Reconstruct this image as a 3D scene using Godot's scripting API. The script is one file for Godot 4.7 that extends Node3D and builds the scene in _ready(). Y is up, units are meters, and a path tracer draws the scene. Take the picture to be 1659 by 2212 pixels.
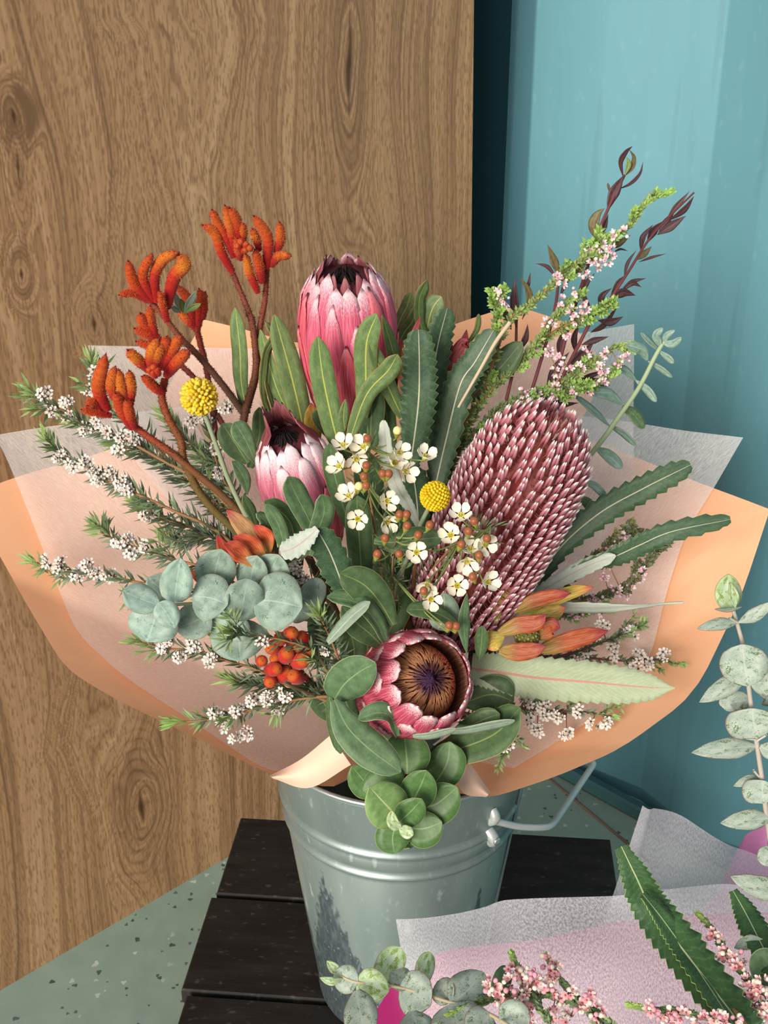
extends Node3D
# A native-flower bouquet in a galvanised bucket, in the corner of a timber wall and a painted steel wall.
# spot(x, y, d) turns a place in the frame and a distance d (metres, measured level) into a point of the scene.

const FOC := 2400.0
const PITCH := 0.41015
const EYE := Vector3(0.0, 1.111, 0.0)
const FWD := Vector3(0.0, -0.39875, -0.91706)
const UPV := Vector3(0.0, 0.91706, -0.39875)
const TABLE_Y := 0.12
const RIM_Y := 0.464
const AXIS := Vector3(0.017, 0.464, -0.95)
const CONE := Vector3(0.017, 0.456, -0.95)

var rng := RandomNumberGenerator.new()
var used := {}
var origin := {}
var M := {}
var T := {}
var PRO := {
	"lance": [0, 0.10, 0.15, 0.48, 0.45, 1.0, 0.75, 0.78, 0.92, 0.38, 1, 0.03],
	"oblong": [0, 0.22, 0.12, 0.5, 0.35, 0.86, 0.65, 1.0, 0.85, 0.8, 0.95, 0.48, 1, 0.05],
	"round": [0, 0.1, 0.05, 0.45, 0.18, 0.8, 0.45, 1.0, 0.7, 0.9, 0.87, 0.62, 0.96, 0.3, 1, 0.04],
	"strap": [0, 0.4, 0.1, 0.66, 0.4, 0.92, 0.7, 1.0, 0.88, 0.82, 0.96, 0.5, 1, 0.1],
	"bract": [0, 0.5, 0.3, 0.86, 0.55, 1.0, 0.8, 0.72, 0.93, 0.36, 1, 0.05],
	"serrate": [0, 0.32, 0.2, 0.7, 0.5, 1.0, 0.78, 0.93, 0.92, 0.8, 0.98, 0.55, 1, 0.25],
	"spear": [0, 0.35, 0.15, 0.75, 0.45, 1.0, 0.75, 0.85, 0.9, 0.5, 0.96, 0.2, 1, 0.05],
	"willow": [0, 0.10, 0.2, 0.62, 0.45, 1.0, 0.7, 0.66, 0.88, 0.28, 1, 0.02],
	"blunt": [0, 0.5, 0.3, 0.84, 0.6, 1.0, 0.84, 0.9, 0.94, 0.6, 0.98, 0.3, 1, 0.01],
	"taper": [0, 0.7, 0.15, 0.86, 0.45, 1.0, 0.7, 0.88, 0.85, 0.6, 0.94, 0.24, 1, 0.04],
	"spoon": [0, 0.22, 0.15, 0.36, 0.4, 0.84, 0.65, 1.0, 0.85, 0.82, 0.95, 0.5, 1, 0.05],
	"petal": [0, 0.3, 0.2, 0.62, 0.5, 0.95, 0.75, 1.0, 0.9, 0.84, 0.96, 0.55, 0.99, 0.25, 1, 0.01],
}

# ---------------------------------------------------------------- nodes
func numbered(called: String, under := 0) -> String:
	var key := "%d/%s" % [under, called]
	var n: int = used.get(key, 0)
	used[key] = n + 1
	return called if n == 0 else "%s_%03d" % [called, n]

func thing(called: String, label: String, category: String, at := Vector3.ZERO, group := "") -> Node3D:
	var o := Node3D.new()
	o.name = numbered(called)
	add_child(o)
	o.position = at
	origin[o] = at
	tag(o, label, category, group)
	return o

func tag(o: Node, label: String, category := "", group := "", kind := "") -> void:
	if label: o.set_meta("label", label)
	if category: o.set_meta("category", category)
	if group: o.set_meta("group", group)
	if kind: o.set_meta("kind", kind)

func hold(mesh: Mesh, called: String, mat: Material, parent: Node, where := Transform3D()) -> MeshInstance3D:
	var o := MeshInstance3D.new()
	o.mesh = mesh
	o.material_override = mat
	var p: Node = self if parent == null else parent
	o.name = numbered(called, 0 if parent == null else int(p.get_instance_id()))
	p.add_child(o)
	var off: Vector3 = origin.get(p, Vector3.ZERO)
	o.transform = Transform3D(where.basis, where.origin - off)
	origin[o] = where.origin
	return o

# a mesh under construction
func mb() -> Dictionary:
	return {"v": PackedVector3Array(), "u": PackedVector2Array(), "c": PackedColorArray(), "i": PackedInt32Array()}

func mesh_of(b: Dictionary) -> ArrayMesh:
	var a := []
	a.resize(Mesh.ARRAY_MAX)
	a[Mesh.ARRAY_VERTEX] = b.v
	a[Mesh.ARRAY_TEX_UV] = b.u
	a[Mesh.ARRAY_COLOR] = b.c
	a[Mesh.ARRAY_INDEX] = b.i
	var st := SurfaceTool.new()
	st.create_from_arrays(a)
	st.generate_normals()
	return st.commit()

func put(b: Dictionary, called: String, mat: Material, parent: Node = null, kind := "") -> MeshInstance3D:
	var o := hold(mesh_of(b), called, mat, parent)
	if kind: o.set_meta("kind", kind)
	return o

func grid(b: Dictionary, rows: Array, closed: bool, us: Array, vs: Array, cols: Array = []) -> void:
	var v: PackedVector3Array = b.v
	var u: PackedVector2Array = b.u
	var c: PackedColorArray = b.c
	var ix: PackedInt32Array = b.i
	var s := v.size()
	var m: int = rows[0].size()
	var n := rows.size()
	for i in n:
		v.append_array(rows[i])
		for j in m:
			u.append(Vector2(us[j], vs[i]))
		if cols.is_empty():
			for j in m: c.append(Color.WHITE)
		elif cols[i] is Color:
			var k: Color = cols[i]
			for j in m: c.append(k)
		else:
			c.append_array(cols[i])
	for i in n - 1:
		for j in (m if closed else m - 1):
			var j2 := (j + 1) % m
			var p := s + i * m + j
			var q := s + i * m + j2
			ix.append_array([p, p + m, q, q, p + m, q + m])
	b.v = v; b.u = u; b.c = c; b.i = ix

func tri(b: Dictionary, p: Vector3, q: Vector3, r: Vector3, k: Color) -> void:
	var s: int = b.v.size()
	var v: PackedVector3Array = b.v
	var u: PackedVector2Array = b.u
	var c: PackedColorArray = b.c
	var ix: PackedInt32Array = b.i
	v.append_array([p, q, r])
	u.append_array([Vector2.ZERO, Vector2.RIGHT, Vector2.ONE])
	c.append_array([k, k, k])
	ix.append_array([s, s + 1, s + 2])
	b.v = v; b.u = u; b.c = c; b.i = ix

# ---------------------------------------------------------------- places and curves
func spot(x: float, y: float, d: float) -> Vector3:
	var a := (x - 829.5) / FOC
	var bb := -(y - 1106.0) / FOC
	var s := d / (0.91706 + bb * 0.39875)
	return EYE + (FWD + Vector3(a, 0, 0) + UPV * bb) * s

func px(p: Vector3) -> float:      # metres that one pixel of the frame spans at p
	return (p - EYE).dot(FWD) / FOC

func lin(hex: String) -> Color:
	return Color(hex).srgb_to_linear()

func path(xy: Array, d0: float, d1: float, n: int) -> PackedVector3Array:
	var k := xy.size() / 2
	var p := PackedVector3Array()
	for i in k:
		var d := lerpf(d0, d1, float(i) / maxf(1.0, k - 1))
		p.append(spot(xy[2 * i], xy[2 * i + 1], minf(d, cone_d(xy[2 * i], xy[2 * i + 1]) - 0.014)))   # keeps clear of the wrap
	return smooth(p, n)

func smooth(p: PackedVector3Array, n: int) -> PackedVector3Array:
	var k := p.size()
	var out := PackedVector3Array()
	for i in n:
		var t := float(i) / (n - 1) * (k - 1)
		var a := mini(int(t), k - 2)
		var f := t - a
		var pre := p[a - 1] if a > 0 else p[a] * 2.0 - p[a + 1]
		var post := p[a + 2] if a + 2 < k else p[a + 1] * 2.0 - p[a]
		out.append(p[a].cubic_interpolate(p[a + 1], pre, post, f))
	return out

func width_at(kind: String, t: float) -> float:
	var a: Array = PRO[kind]
	var k := a.size() / 2
	for i in k - 1:
		if t <= a[2 * i + 2]:
			var f: float = (t - a[2 * i]) / (a[2 * i + 2] - a[2 * i])
			var pre: float = a[2 * i - 1] if i > 0 else a[1]
			var post: float = a[2 * i + 5] if i + 2 < k else a[2 * i + 3]
			return maxf(0.01, cubic_interpolate(a[2 * i + 1], a[2 * i + 3], pre, post, f))
	return a[-1]

func along(p: PackedVector3Array, i: int) -> Vector3:
	return (p[mini(i + 1, p.size() - 1)] - p[maxi(i - 1, 0)]).normalized()

func facing(p: Vector3, t: Vector3, roll: float) -> Vector3:
	var n := (EYE - p).normalized()
	n = (n - t * n.dot(t)).normalized()
	return n.rotated(t, deg_to_rad(roll))

# a leaf: a thin closed shell along a spine. o: curl, wave, saw (teeth), amp, roll2, th
func leaf_mesh(p: PackedVector3Array, w: float, kind: String, roll: float, fold: float, o := {}) -> Dictionary:
	var b := mb()
	var n := p.size()
	var na: int = o.get("na", 5)
	var rows := []
	var us := []
	var vs := []
	var teeth: float = o.get("saw", 0.0)
	var amp: float = o.get("amp", 0.13)
	var curl: float = o.get("curl", 0.0)
	var wave: float = o.get("wave", 0.0)
	var wn: float = o.get("waves", 3.0)
	var roll2: float = o.get("roll2", roll)
	var th: float = o.get("th", 0.0006)
	var ph := rng.randf() * TAU
	for j in na: us.append(float(j) / (na - 1))
	for j in na: us.append(1.0 - float(j) / (na - 1))
	for i in n:
		var t := float(i) / (n - 1)
		var tg := along(p, i)
		var nn := facing(p[i], tg, lerpf(roll, roll2, t))
		var s := tg.cross(nn)
		var wi := w * 0.5 * width_at(kind, t)
		var top := PackedVector3Array()
		var bot := PackedVector3Array()
		for j in na:
			var c := 2.0 * j / (na - 1) - 1.0
			var ww := wi
			if teeth > 0.0 and absf(c) > 0.9 and t > 0.03 and t < 0.985:
				ww *= 1.0 + amp * (fposmod(t * teeth + (0.5 if c > 0 else 0.0), 1.0) * 1.6 - 1.0)
			var h := fold * absf(c) * wi + curl * c * c * wi + wave * w * sin(t * wn * TAU + ph + c * 1.2) * absf(c)
			var q := p[i] + s * (c * ww) + nn * h
			top.append(q + nn * th * 0.5)
			bot.append(q - nn * th * 0.5)
		bot.reverse()
		top.append_array(bot)
		rows.append(top)
		vs.append(t)
	grid(b, rows, true, us, vs)
	return b

func lf(parent: Node, xy: Array, d0: float, d1: float, w: float, kind: String, mat: Material, roll := 0.0, fold := 0.15, o := {}, called := "leaf") -> MeshInstance3D:
	var teeth: float = o.get("saw", 0.0)
	var n: int = o.get("n", 18 if teeth == 0.0 else int(teeth * 4.0) + 1)
	var p := path(xy, d0, d1, n)
	return put(leaf_mesh(p, w * px(p[n / 2]), kind, roll, fold, o), called, mat, parent)

func tube(b: Dictionary, p: PackedVector3Array, r: Array, sides: int, cols: Array = []) -> void:
	var rows := []
	var us := []
	var vs := []
	var e := Vector3.ZERO
	for j in sides: us.append(float(j) / sides)
	for i in p.size():
		var t := along(p, i)
		if i == 0:
			e = t.cross(Vector3(0.31, 0.52, 0.79)).normalized()
		e = (e - t * e.dot(t)).normalized()
		var f := t.cross(e)
		var row := PackedVector3Array()
		for j in sides:
			var a := TAU * j / sides
			row.append(p[i] + (e * cos(a) + f * sin(a)) * r[i])
		rows.append(row)
		vs.append(float(i) / (p.size() - 1))
	grid(b, rows, true, us, vs, cols)

func taper(n: int, r0: float, r1: float) -> Array:
	var a := []
	for i in n: a.append(lerpf(r0, r1, float(i) / (n - 1)))
	return a

func hairs(b: Dictionary, p: PackedVector3Array, r: Array, per: int, length: float, k0: Color, k1: Color) -> void:
	for i in p.size() - 1:
		var t := along(p, i)
		var e := t.cross(Vector3(0.31, 0.52, 0.79)).normalized()
		for h in per:
			var f := rng.randf()
			var out := e.rotated(t, rng.randf() * TAU)
			var at := p[i].lerp(p[i + 1], f) + out * (lerpf(r[i], r[i + 1], f) * 0.96)
			var tip := at + (out + t * rng.randf_range(-0.1, 0.6)).normalized() * length * rng.randf_range(0.5, 1.1)
			var s := t * length * 0.14
			var g := out.cross(t) * length * 0.14
			var k := k0.lerp(k1, rng.randf())
			tri(b, at + s, tip, at - s + g, k)
			tri(b, at - s - g, tip, at + s, k)

func stem(parent: Node, xy: Array, d0: float, d1: float, r0: float, r1: float, mat: Material, called := "stem", hair := 0) -> MeshInstance3D:
	var n := maxi(10, xy.size() * 3)
	var p := path(xy, d0, d1, n)
	var m := px(p[0])
	var b := mb()
	var r := taper(n, r0 * m, r1 * m)
	tube(b, p, r, 7)
	if hair > 0:
		hairs(b, p, r, hair, 4.5 * m, Color.WHITE, Color(1.6, 1.3, 1.2))
	return put(b, called, mat, parent)

func lathe(b: Dictionary, at: Vector3, ax: Basis, prof: Array, sides: int, cols: Array = []) -> void:   # prof: [radius, height] pairs along ax.y
	var rows := []
	var us := []
	var vs := []
	for j in sides + 1: us.append(float(j) / sides)
	for i in prof.size():
		var row := PackedVector3Array()
		for j in sides + 1:
			var a := -TAU * j / sides
			row.append(at + ax * Vector3(prof[i][0] * cos(a), prof[i][1], prof[i][0] * sin(a)))
		rows.append(row)
		vs.append(float(i) / (prof.size() - 1))
	grid(b, rows, false, us, vs, cols)

func ball(b: Dictionary, at: Vector3, r: Vector3, ax: Basis, k: Color, rings := 6, sides := 8) -> void:
	var rows := []
	var us := []
	var vs := []
	for j in sides + 1: us.append(float(j) / sides)
	for i in rings + 1:
		var row := PackedVector3Array()
		var e := PI * (float(i) / rings - 0.5)
		for j in sides + 1:
			var a := -TAU * j / sides
			row.append(at + ax * (Vector3(cos(e) * cos(a), sin(e), cos(e) * sin(a)) * r))
		rows.append(row)
		vs.append(float(i) / rings)
	var cols := []
	for i in rings + 1: cols.append(k)
	grid(b, rows, false, us, vs, cols)

func basis_y(y: Vector3, hint := Vector3(0.2, 0.3, 0.93)) -> Basis:
	var yy := y.normalized()
	var x := yy.cross(hint).normalized()
	return Basis(x, yy, x.cross(yy))

func toward(p: Vector3, tx: float, ty: float) -> Vector3:     # the way to the eye, leaning tx to the right and ty up
	return ((EYE - p).normalized() + Vector3.RIGHT * tx + UPV * ty).normalized()

func block(b: Dictionary, at: Vector3, ax: Basis, size: Vector3, bev: float) -> void:   # a box with chamfered edges
	var h := size * 0.5
	var prof := [[0.0, -h.y], [h.x - bev, -h.y], [h.x, -h.y + bev], [h.x, h.y - bev], [h.x - bev, h.y], [0.0, h.y]]
	var rows := []
	for q in prof:
		var row := PackedVector3Array()
		var inx: float = h.x - q[0]
		var x := maxf(0.0, h.x - inx)
		var z := maxf(0.0, h.z - inx) if q[0] > 0.0 else 0.0
		for s in [[1, 1], [-1, 1], [-1, -1], [1, -1]]:
			row.append(at + ax * Vector3(x * s[0], q[1], z * s[1]))
		rows.append(row)
	# flat faces: every quad keeps vertices of its own
	for i in rows.size() - 1:
		for j in 4:
			var p: Vector3 = rows[i][j]
			var q: Vector3 = rows[i][(j + 1) % 4]
			var r: Vector3 = rows[i + 1][j]
			var s: Vector3 = rows[i + 1][(j + 1) % 4]
			face(b, p, q, r, s)

func face(b: Dictionary, p: Vector3, q: Vector3, r: Vector3, s: Vector3) -> void:
	var k: int = b.v.size()
	var e := (q - p).length()
	var f := (r - p).length()
	var v: PackedVector3Array = b.v
	var u: PackedVector2Array = b.u
	var c: PackedColorArray = b.c
	var ix: PackedInt32Array = b.i
	v.append_array([p, q, r, s])
	u.append_array([Vector2(0, 0), Vector2(e, 0), Vector2(0, f), Vector2(e, f)])
	c.append_array([Color.WHITE, Color.WHITE, Color.WHITE, Color.WHITE])
	ix.append_array([k, k + 1, k + 2, k + 1, k + 3, k + 2])
	b.v = v; b.u = u; b.c = c; b.i = ix

func flat_mesh(b: Dictionary) -> ArrayMesh:      # hard edges: vertices are not shared
	var st := SurfaceTool.new()
	st.begin(Mesh.PRIMITIVE_TRIANGLES)
	st.set_smooth_group(-1)
	for i in b.i:
		st.set_smooth_group(-1)
		st.set_color(b.c[i])
		st.set_uv(b.u[i])
		st.add_vertex(b.v[i])
	st.generate_normals()
	return st.commit()

# ---------------------------------------------------------------- textures and materials
func noise(sd: int, freq: float, oct := 3, kind := FastNoiseLite.TYPE_SIMPLEX_SMOOTH) -> FastNoiseLite:
	var n := FastNoiseLite.new()
	n.seed = sd
	n.noise_type = kind
	n.frequency = freq
	n.fractal_octaves = oct
	return n

func paint(w: int, h: int, f: Callable) -> ImageTexture:
	var im := Image.create_empty(w, h, false, Image.FORMAT_RGBA8)
	for y in h:
		for x in w:
			im.set_pixel(x, y, f.call((x + 0.5) / w, (y + 0.5) / h))
	return ImageTexture.create_from_image(im)

func mat(tex: Texture2D, rough := 0.6, tint := Color.WHITE, back := 0.0) -> StandardMaterial3D:
	var m := StandardMaterial3D.new()
	m.albedo_color = tint
	if tex: m.albedo_texture = tex
	m.roughness = rough
	m.metallic_specular = 0.4
	m.cull_mode = BaseMaterial3D.CULL_DISABLED
	if back > 0.0:
		m.backlight_enabled = true
		m.backlight = Color(back, back, back)
	return m

func vmat(rough := 0.7, back := 0.0, rim := 0.0) -> StandardMaterial3D:      # colours come with the vertices
	var m := mat(null, rough, Color.WHITE, back)
	m.vertex_color_use_as_albedo = true
	if rim > 0.0:
		m.rim_enabled = true
		m.rim = rim
		m.rim_tint = 0.5
	return m

# a leaf's skin: u across (midrib at 0.5), v from base to tip
func leaf_tex(sd: int, base: String, dark: String, rib: String, edge: String, vein := 0.35, nv := 14.0, ribw := 0.022, mottle := 0.6, slope := 0.45, edgew := 0.05, veinc := "") -> ImageTexture:
	var n1 := noise(sd, 2.6, 4)
	var n2 := noise(sd + 7, 11.0, 3)
	var cb := Color(base); var cd := Color(dark); var cr := Color(rib); var ce := Color(edge); var cv := Color(veinc) if veinc else cr
	return paint(112, 320, func(u: float, v: float) -> Color:
		var c := absf(u - 0.5) * 2.0
		var k := clampf(0.5 + n1.get_noise_2d(u * 1.0, v * 2.4) * mottle + n2.get_noise_2d(u, v * 3.0) * mottle * 0.5, 0.0, 1.0)
		var col := cd.lerp(cb, k)
		var q := v * nv - c * slope * nv * 0.3 + n1.get_noise_2d(u * 2.0 + 5.0, v * 4.0) * 0.5
		var f := absf(q - roundf(q))
		col = col.lerp(cv, vein * (1.0 - smoothstep(0.03, 0.13, f)) * (1.0 - c * 0.55))
		col = col.lerp(ce, smoothstep(1.0 - edgew, 1.0 - edgew * 0.35, c))
		return col.lerp(cr, 1.0 - smoothstep(ribw * (1.3 - v * 0.8), ribw * (2.2 - v * 1.2), absf(u - 0.5))))

# eucalyptus bloom: pale wax with darker scratches where it is rubbed off
func bloom_tex(sd: int, pale: String, pale2: String, green: String, edge: String, amount: float, lines: float) -> ImageTexture:
	var n1 := noise(sd, 2.2, 4)
	var n2 := noise(sd + 3, 6.0, 2)
	var n3 := noise(sd + 5, 30.0, 2)
	var cp := Color(pale); var c2 := Color(pale2); var cg := Color(green); var ce := Color(edge)
	return paint(192, 192, func(u: float, v: float) -> Color:
		var c := Vector2(u - 0.5, 0.0).length() * 2.0
		var col := cp.lerp(c2, clampf(0.5 + n1.get_noise_2d(u, v) * 1.1 + n3.get_noise_2d(u, v) * 0.35, 0.0, 1.0))
		var ridge := 1.0 - smoothstep(0.0, 0.075, absf(n2.get_noise_2d(u * 1.6 + v * 0.9, v * 1.2)))
		var where := smoothstep(0.0, 0.35, n1.get_noise_2d(u + 9.0, v + 4.0) + lines)
		col = col.lerp(cg, ridge * where * 0.85)
		col = col.lerp(cg, smoothstep(0.5 - amount, 0.75 - amount, n1.get_noise_2d(u * 1.4 + 3.0, v * 1.4) + n3.get_noise_2d(u, v + 2.0) * 0.5))
		col = col.lerp(cp.lightened(0.2), (1.0 - smoothstep(0.008, 0.02, absf(u - 0.5))) * 0.6)
		return col.lerp(ce, smoothstep(0.955, 0.985, c)))

# bract: v from base to tip, woolly margin
func bract_tex(sd: int, base: String, mid: String, tip: String, wool: String, woolw: float, dirt: float) -> ImageTexture:
	var n1 := noise(sd, 3.0, 3)
	var n2 := noise(sd + 2, 16.0, 2)
	var cb := Color(base); var cm := Color(mid); var ct := Color(tip); var cw := Color(wool)
	return paint(96, 256, func(u: float, v: float) -> Color:
		var c := absf(u - 0.5) * 2.0
		var col := cb.lerp(cm, smoothstep(0.1, 0.5, v)).lerp(ct, smoothstep(0.70, 1.02, v + n1.get_noise_2d(u, v) * 0.2))
		var streak := n2.get_noise_2d(u * 1.6, v * 0.22)
		col = col.lerp(col.lightened(0.35), clampf(streak * 1.4, 0.0, 0.7))
		col = col.lerp(col.darkened(0.3), clampf(-streak * 1.3, 0.0, 0.6))
		var w := smoothstep(1.0 - woolw, 1.0, maxf(c * (0.30 + 0.70 * v), v + 0.02) + n2.get_noise_2d(u * 3.0, v * 3.0) * 0.12)
		col = col.lerp(cw, w * 0.9)
		return col.lerp(Color("3a1a22"), dirt * smoothstep(0.965, 0.995, v)))

# ---------------------------------------------------------------- light, camera, room
func _ready() -> void:
	rng.seed = 41
	var cam := Camera3D.new()
	cam.name = "camera"
	cam.fov = rad_to_deg(2.0 * atan(1106.0 / FOC))
	cam.near = 0.02
	add_child(cam)
	cam.position = EYE
	cam.rotation = Vector3(-PITCH, 0, 0)
	cam.current = true
	var env := Environment.new()
	env.background_mode = Environment.BG_SKY
	var sky := Sky.new()
	var sm := ProceduralSkyMaterial.new()
	sm.sky_top_color = Color(0.70, 0.72, 0.74)
	sm.sky_horizon_color = Color(0.46, 0.47, 0.48)
	sm.ground_horizon_color = Color(0.19, 0.185, 0.18)
	sm.ground_bottom_color = Color(0.14, 0.137, 0.133)
	sm.sun_angle_max = 1.0
	sky.sky_material = sm
	env.sky = sky
	env.ambient_light_source = Environment.AMBIENT_SOURCE_SKY
	env.tonemap_mode = Environment.TONE_MAPPER_LINEAR
	env.tonemap_exposure = 1.12
	env.sdfgi_enabled = true
	env.ssao_enabled = true
	env.ssil_enabled = true
	var we := WorldEnvironment.new()
	we.name = "daylight"
	we.environment = env
	add_child(we)
	var sun := DirectionalLight3D.new()
	sun.name = "sun"
	sun.light_energy = 1.2
	sun.light_color = Color(1.0, 0.96, 0.91)
	sun.light_angular_distance = 34.0
	sun.shadow_enabled = true
	add_child(sun)
	sun.look_at_from_position(Vector3(-0.46, 0.22, 0.85), Vector3.ZERO)

	skins()
	room()
	table()
	bucket()
	papers()
	flowers()

func ground(x: float, y: float, h := 0.0) -> Vector3:
	var dir := FWD + Vector3((x - 829.5) / FOC, 0, 0) + UPV * (-(y - 1106.0) / FOC)
	return EYE + dir * ((h - EYE.y) / dir.y)

func on_plane(x: float, y: float, p: Vector3, n: Vector3) -> Vector3:
	var dir := FWD + Vector3((x - 829.5) / FOC, 0, 0) + UPV * (-(y - 1106.0) / FOC)
	return EYE + dir * ((p - EYE).dot(n) / dir.dot(n))

func room() -> void:
	# floor: green terrazzo
	var b := mb()
	face(b, Vector3(-1.6, 0, 0.6), Vector3(1.6, 0, 0.6), Vector3(-1.6, 0, -2.2), Vector3(1.6, 0, -2.2))
	face(b, Vector3(-1.6, -0.08, -2.2), Vector3(1.6, -0.08, -2.2), Vector3(-1.6, -0.08, 0.6), Vector3(1.6, -0.08, 0.6))
	var f := hold(flat_mesh(b), "floor", terrazzo(), null)
	tag(f, "sage green terrazzo floor with dark and white chips", "floor", "", "structure")
	# timber wall
	var p0 := ground(0, 2140)
	var p1 := ground(495, 1850)
	var along_w := (p1 - p0).normalized()
	var nw := along_w.cross(Vector3.UP) * -1.0
	if nw.dot(EYE - p0) < 0.0: nw = -nw
	var e0 := on_plane(1024, 0, p0, nw)
	var e1 := on_plane(1017, 680, p0, nw)
	var u_at := func(p: Vector3) -> float: return (p - p0).dot(along_w)
	var slope: float = (u_at.call(e0) - u_at.call(e1)) / (e0.y - e1.y)
	var ub: float = u_at.call(e1) - slope * e1.y
	var ut: float = ub + slope * 1.5
	var knots := []
	for k in [[750, 140, 0.030, 0.135, 1.0], [430, 40, 0.05, 0.21, 0.75], [28, 250, 0.013, 0.02, 1.0], [38, 360, 0.008, 0.04, 0.9], [46, 592, 0.010, 0.02, 1.0], [203, 700, 0.014, 0.024, 1.0],
			[300, 1745, 0.028, 0.065, 1.0], [330, 640, 0.03, 0.1, 0.5], [250, 1560, 0.04, 0.09, 0.5], [560, 560, 0.02, 0.12, 0.4]]:
		var q := on_plane(k[0], k[1], p0, nw)
		knots.append([(q - p0).dot(along_w), q.y, k[2], k[3], k[4]])
	var ul := -0.42
	var uw := maxf(ut, ub) - ul
	var wm := mat(timber_tex(knots, ul, uw, 1.5), 0.55)
	wm.metallic_specular = 0.35
	b = mb()
	var q := func(u: float, y: float, back: float) -> Vector3: return p0 + along_w * u + Vector3.UP * y - nw * back
	var quads := [[ul, ub, ul, ut, 0.0], [ub, ul, ut, ul, 0.024]]
	for s in quads:
		var i: int = b.v.size()
		face(b, q.call(s[0], 0, s[4]), q.call(s[1], 0, s[4]), q.call(s[2], 1.5, s[4]), q.call(s[3], 1.5, s[4]))
		for j in 4:
			b.u[i + j] = Vector2(([s[0], s[1], s[2], s[3]][j] - ul) / uw, 1.0 if j < 2 else 0.0)
	var i2: int = b.v.size()
	face(b, q.call(ub, 0, 0), q.call(ub, 0, 0.024), q.call(ut, 1.5, 0), q.call(ut, 1.5, 0.024))
	for j in 4: b.u[i2 + j] = Vector2(0.965 if j % 2 == 0 else 0.999, 1.0 if j < 2 else 0.0)
	face(b, q.call(ul, 0, 0.024), q.call(ul, 0, 0), q.call(ul, 1.5, 0.024), q.call(ul, 1.5, 0))
	face(b, q.call(ul, 1.5, 0), q.call(ut, 1.5, 0), q.call(ul, 1.5, 0.024), q.call(ut, 1.5, 0.024))
	tag(hold(flat_mesh(b), "wall_left", wm, null), "brown timber board wall with oval knots and cathedral grain", "wall", "", "structure")
	# painted corrugated steel wall, square to the timber
	var w0 := ground(1310, 1714)
	var dw := Vector3(-along_w.z, 0, along_w.x)
	if dw.z < 0.0: dw = -dw
	var n2 := Vector3(-dw.z, 0, dw.x)
	if n2.dot(EYE - w0) < 0.0: n2 = -n2
	var t_at := func(x: float) -> float: return (on_plane(x, 0, w0, n2) - w0).dot(dw)
	var t1: float = t_at.call(1105)
	var t2: float = t_at.call(1160)
	var t3: float = t_at.call(1315)
	var t4: float = t_at.call(1552)
	var prof := [[t1 - 0.3, 0.13], [t1 - 0.03, 0.13], [t1 - 0.012, 0.10], [t1, 0.05], [t2 - 0.006, 0.004], [t2, 0.0], [t2 + 0.004, -0.002], [t3, -0.002], [t3 + 0.004, -0.001], [t4 - 0.002, 0.0245], [t4, 0.025], [t4 + 0.002, 0.0247], [t4 + 0.08, 0.004], [t4 + 0.084, 0.003], [t4 + 0.15, 0.003], [t4 + 0.156, 0.005], [t4 + 0.23, 0.03], [t4 + 0.24, 0.03], [t4 + 0.7, 0.03]]
	b = mb()
	var rows := []
	var vs := []
	for pass_ in [0, 1]:
		rows = []
		vs = []
		for y in ([0.0, 0.75, 1.5] if pass_ == 0 else [1.5, 0.75, 0.0]):
			var row := PackedVector3Array()
			for k in prof: row.append(w0 + dw * k[0] - n2 * (k[1] + 0.004 * pass_) + Vector3.UP * y)
			rows.append(row)
			vs.append(1.0 - y / 1.5)
		var us := []
		for k in prof: us.append(k[0])
		grid(b, rows, false, us, vs)
	tag(put(b, "wall_right", steel_paint(), null), "teal painted corrugated steel wall", "wall", "", "structure")
	# added panel: its dark colour stands for shade in the timber and steel gap
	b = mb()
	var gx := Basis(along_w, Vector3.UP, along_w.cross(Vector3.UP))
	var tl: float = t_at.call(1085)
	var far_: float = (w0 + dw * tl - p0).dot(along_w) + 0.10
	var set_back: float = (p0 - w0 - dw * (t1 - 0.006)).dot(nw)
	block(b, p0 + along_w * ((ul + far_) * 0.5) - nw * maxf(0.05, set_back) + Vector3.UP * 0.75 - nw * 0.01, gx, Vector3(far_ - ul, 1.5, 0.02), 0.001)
	tag(hold(flat_mesh(b), "added_shade_panel", mat(null, 0.7, Color("12343b")), null), "added dark teal panel standing for shade in the gap between timber and steel", "wall", "", "structure")
	# sealed strip where the steel meets the floor
	b = mb()
	var ax := Basis(dw, Vector3.UP, dw.cross(Vector3.UP))
	block(b, w0 + dw * 0.2 + n2 * 0.012 + Vector3.UP * 0.012, ax, Vector3(0.9, 0.024, 0.02), 0.004)
	tag(hold(flat_mesh(b), "trim_1", mat(null, 0.6, Color("3f6a70")), null), "teal rail along the foot of the steel wall", "trim", "", "structure")
	b = mb()
	var l0 := ground(1160, 1660, 0.001)
	var l1 := ground(1420, 1875, 0.001)
	tube(b, PackedVector3Array([l0, l0.lerp(l1, 0.5), l1]), [0.0022, 0.0026, 0.0022], 6)
	tag(put(b, "trim_2", mat(null, 0.8, Color("7a6a60")), null), "thin reddish seam in the terrazzo beside the steel wall", "seam", "", "structure")

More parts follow.
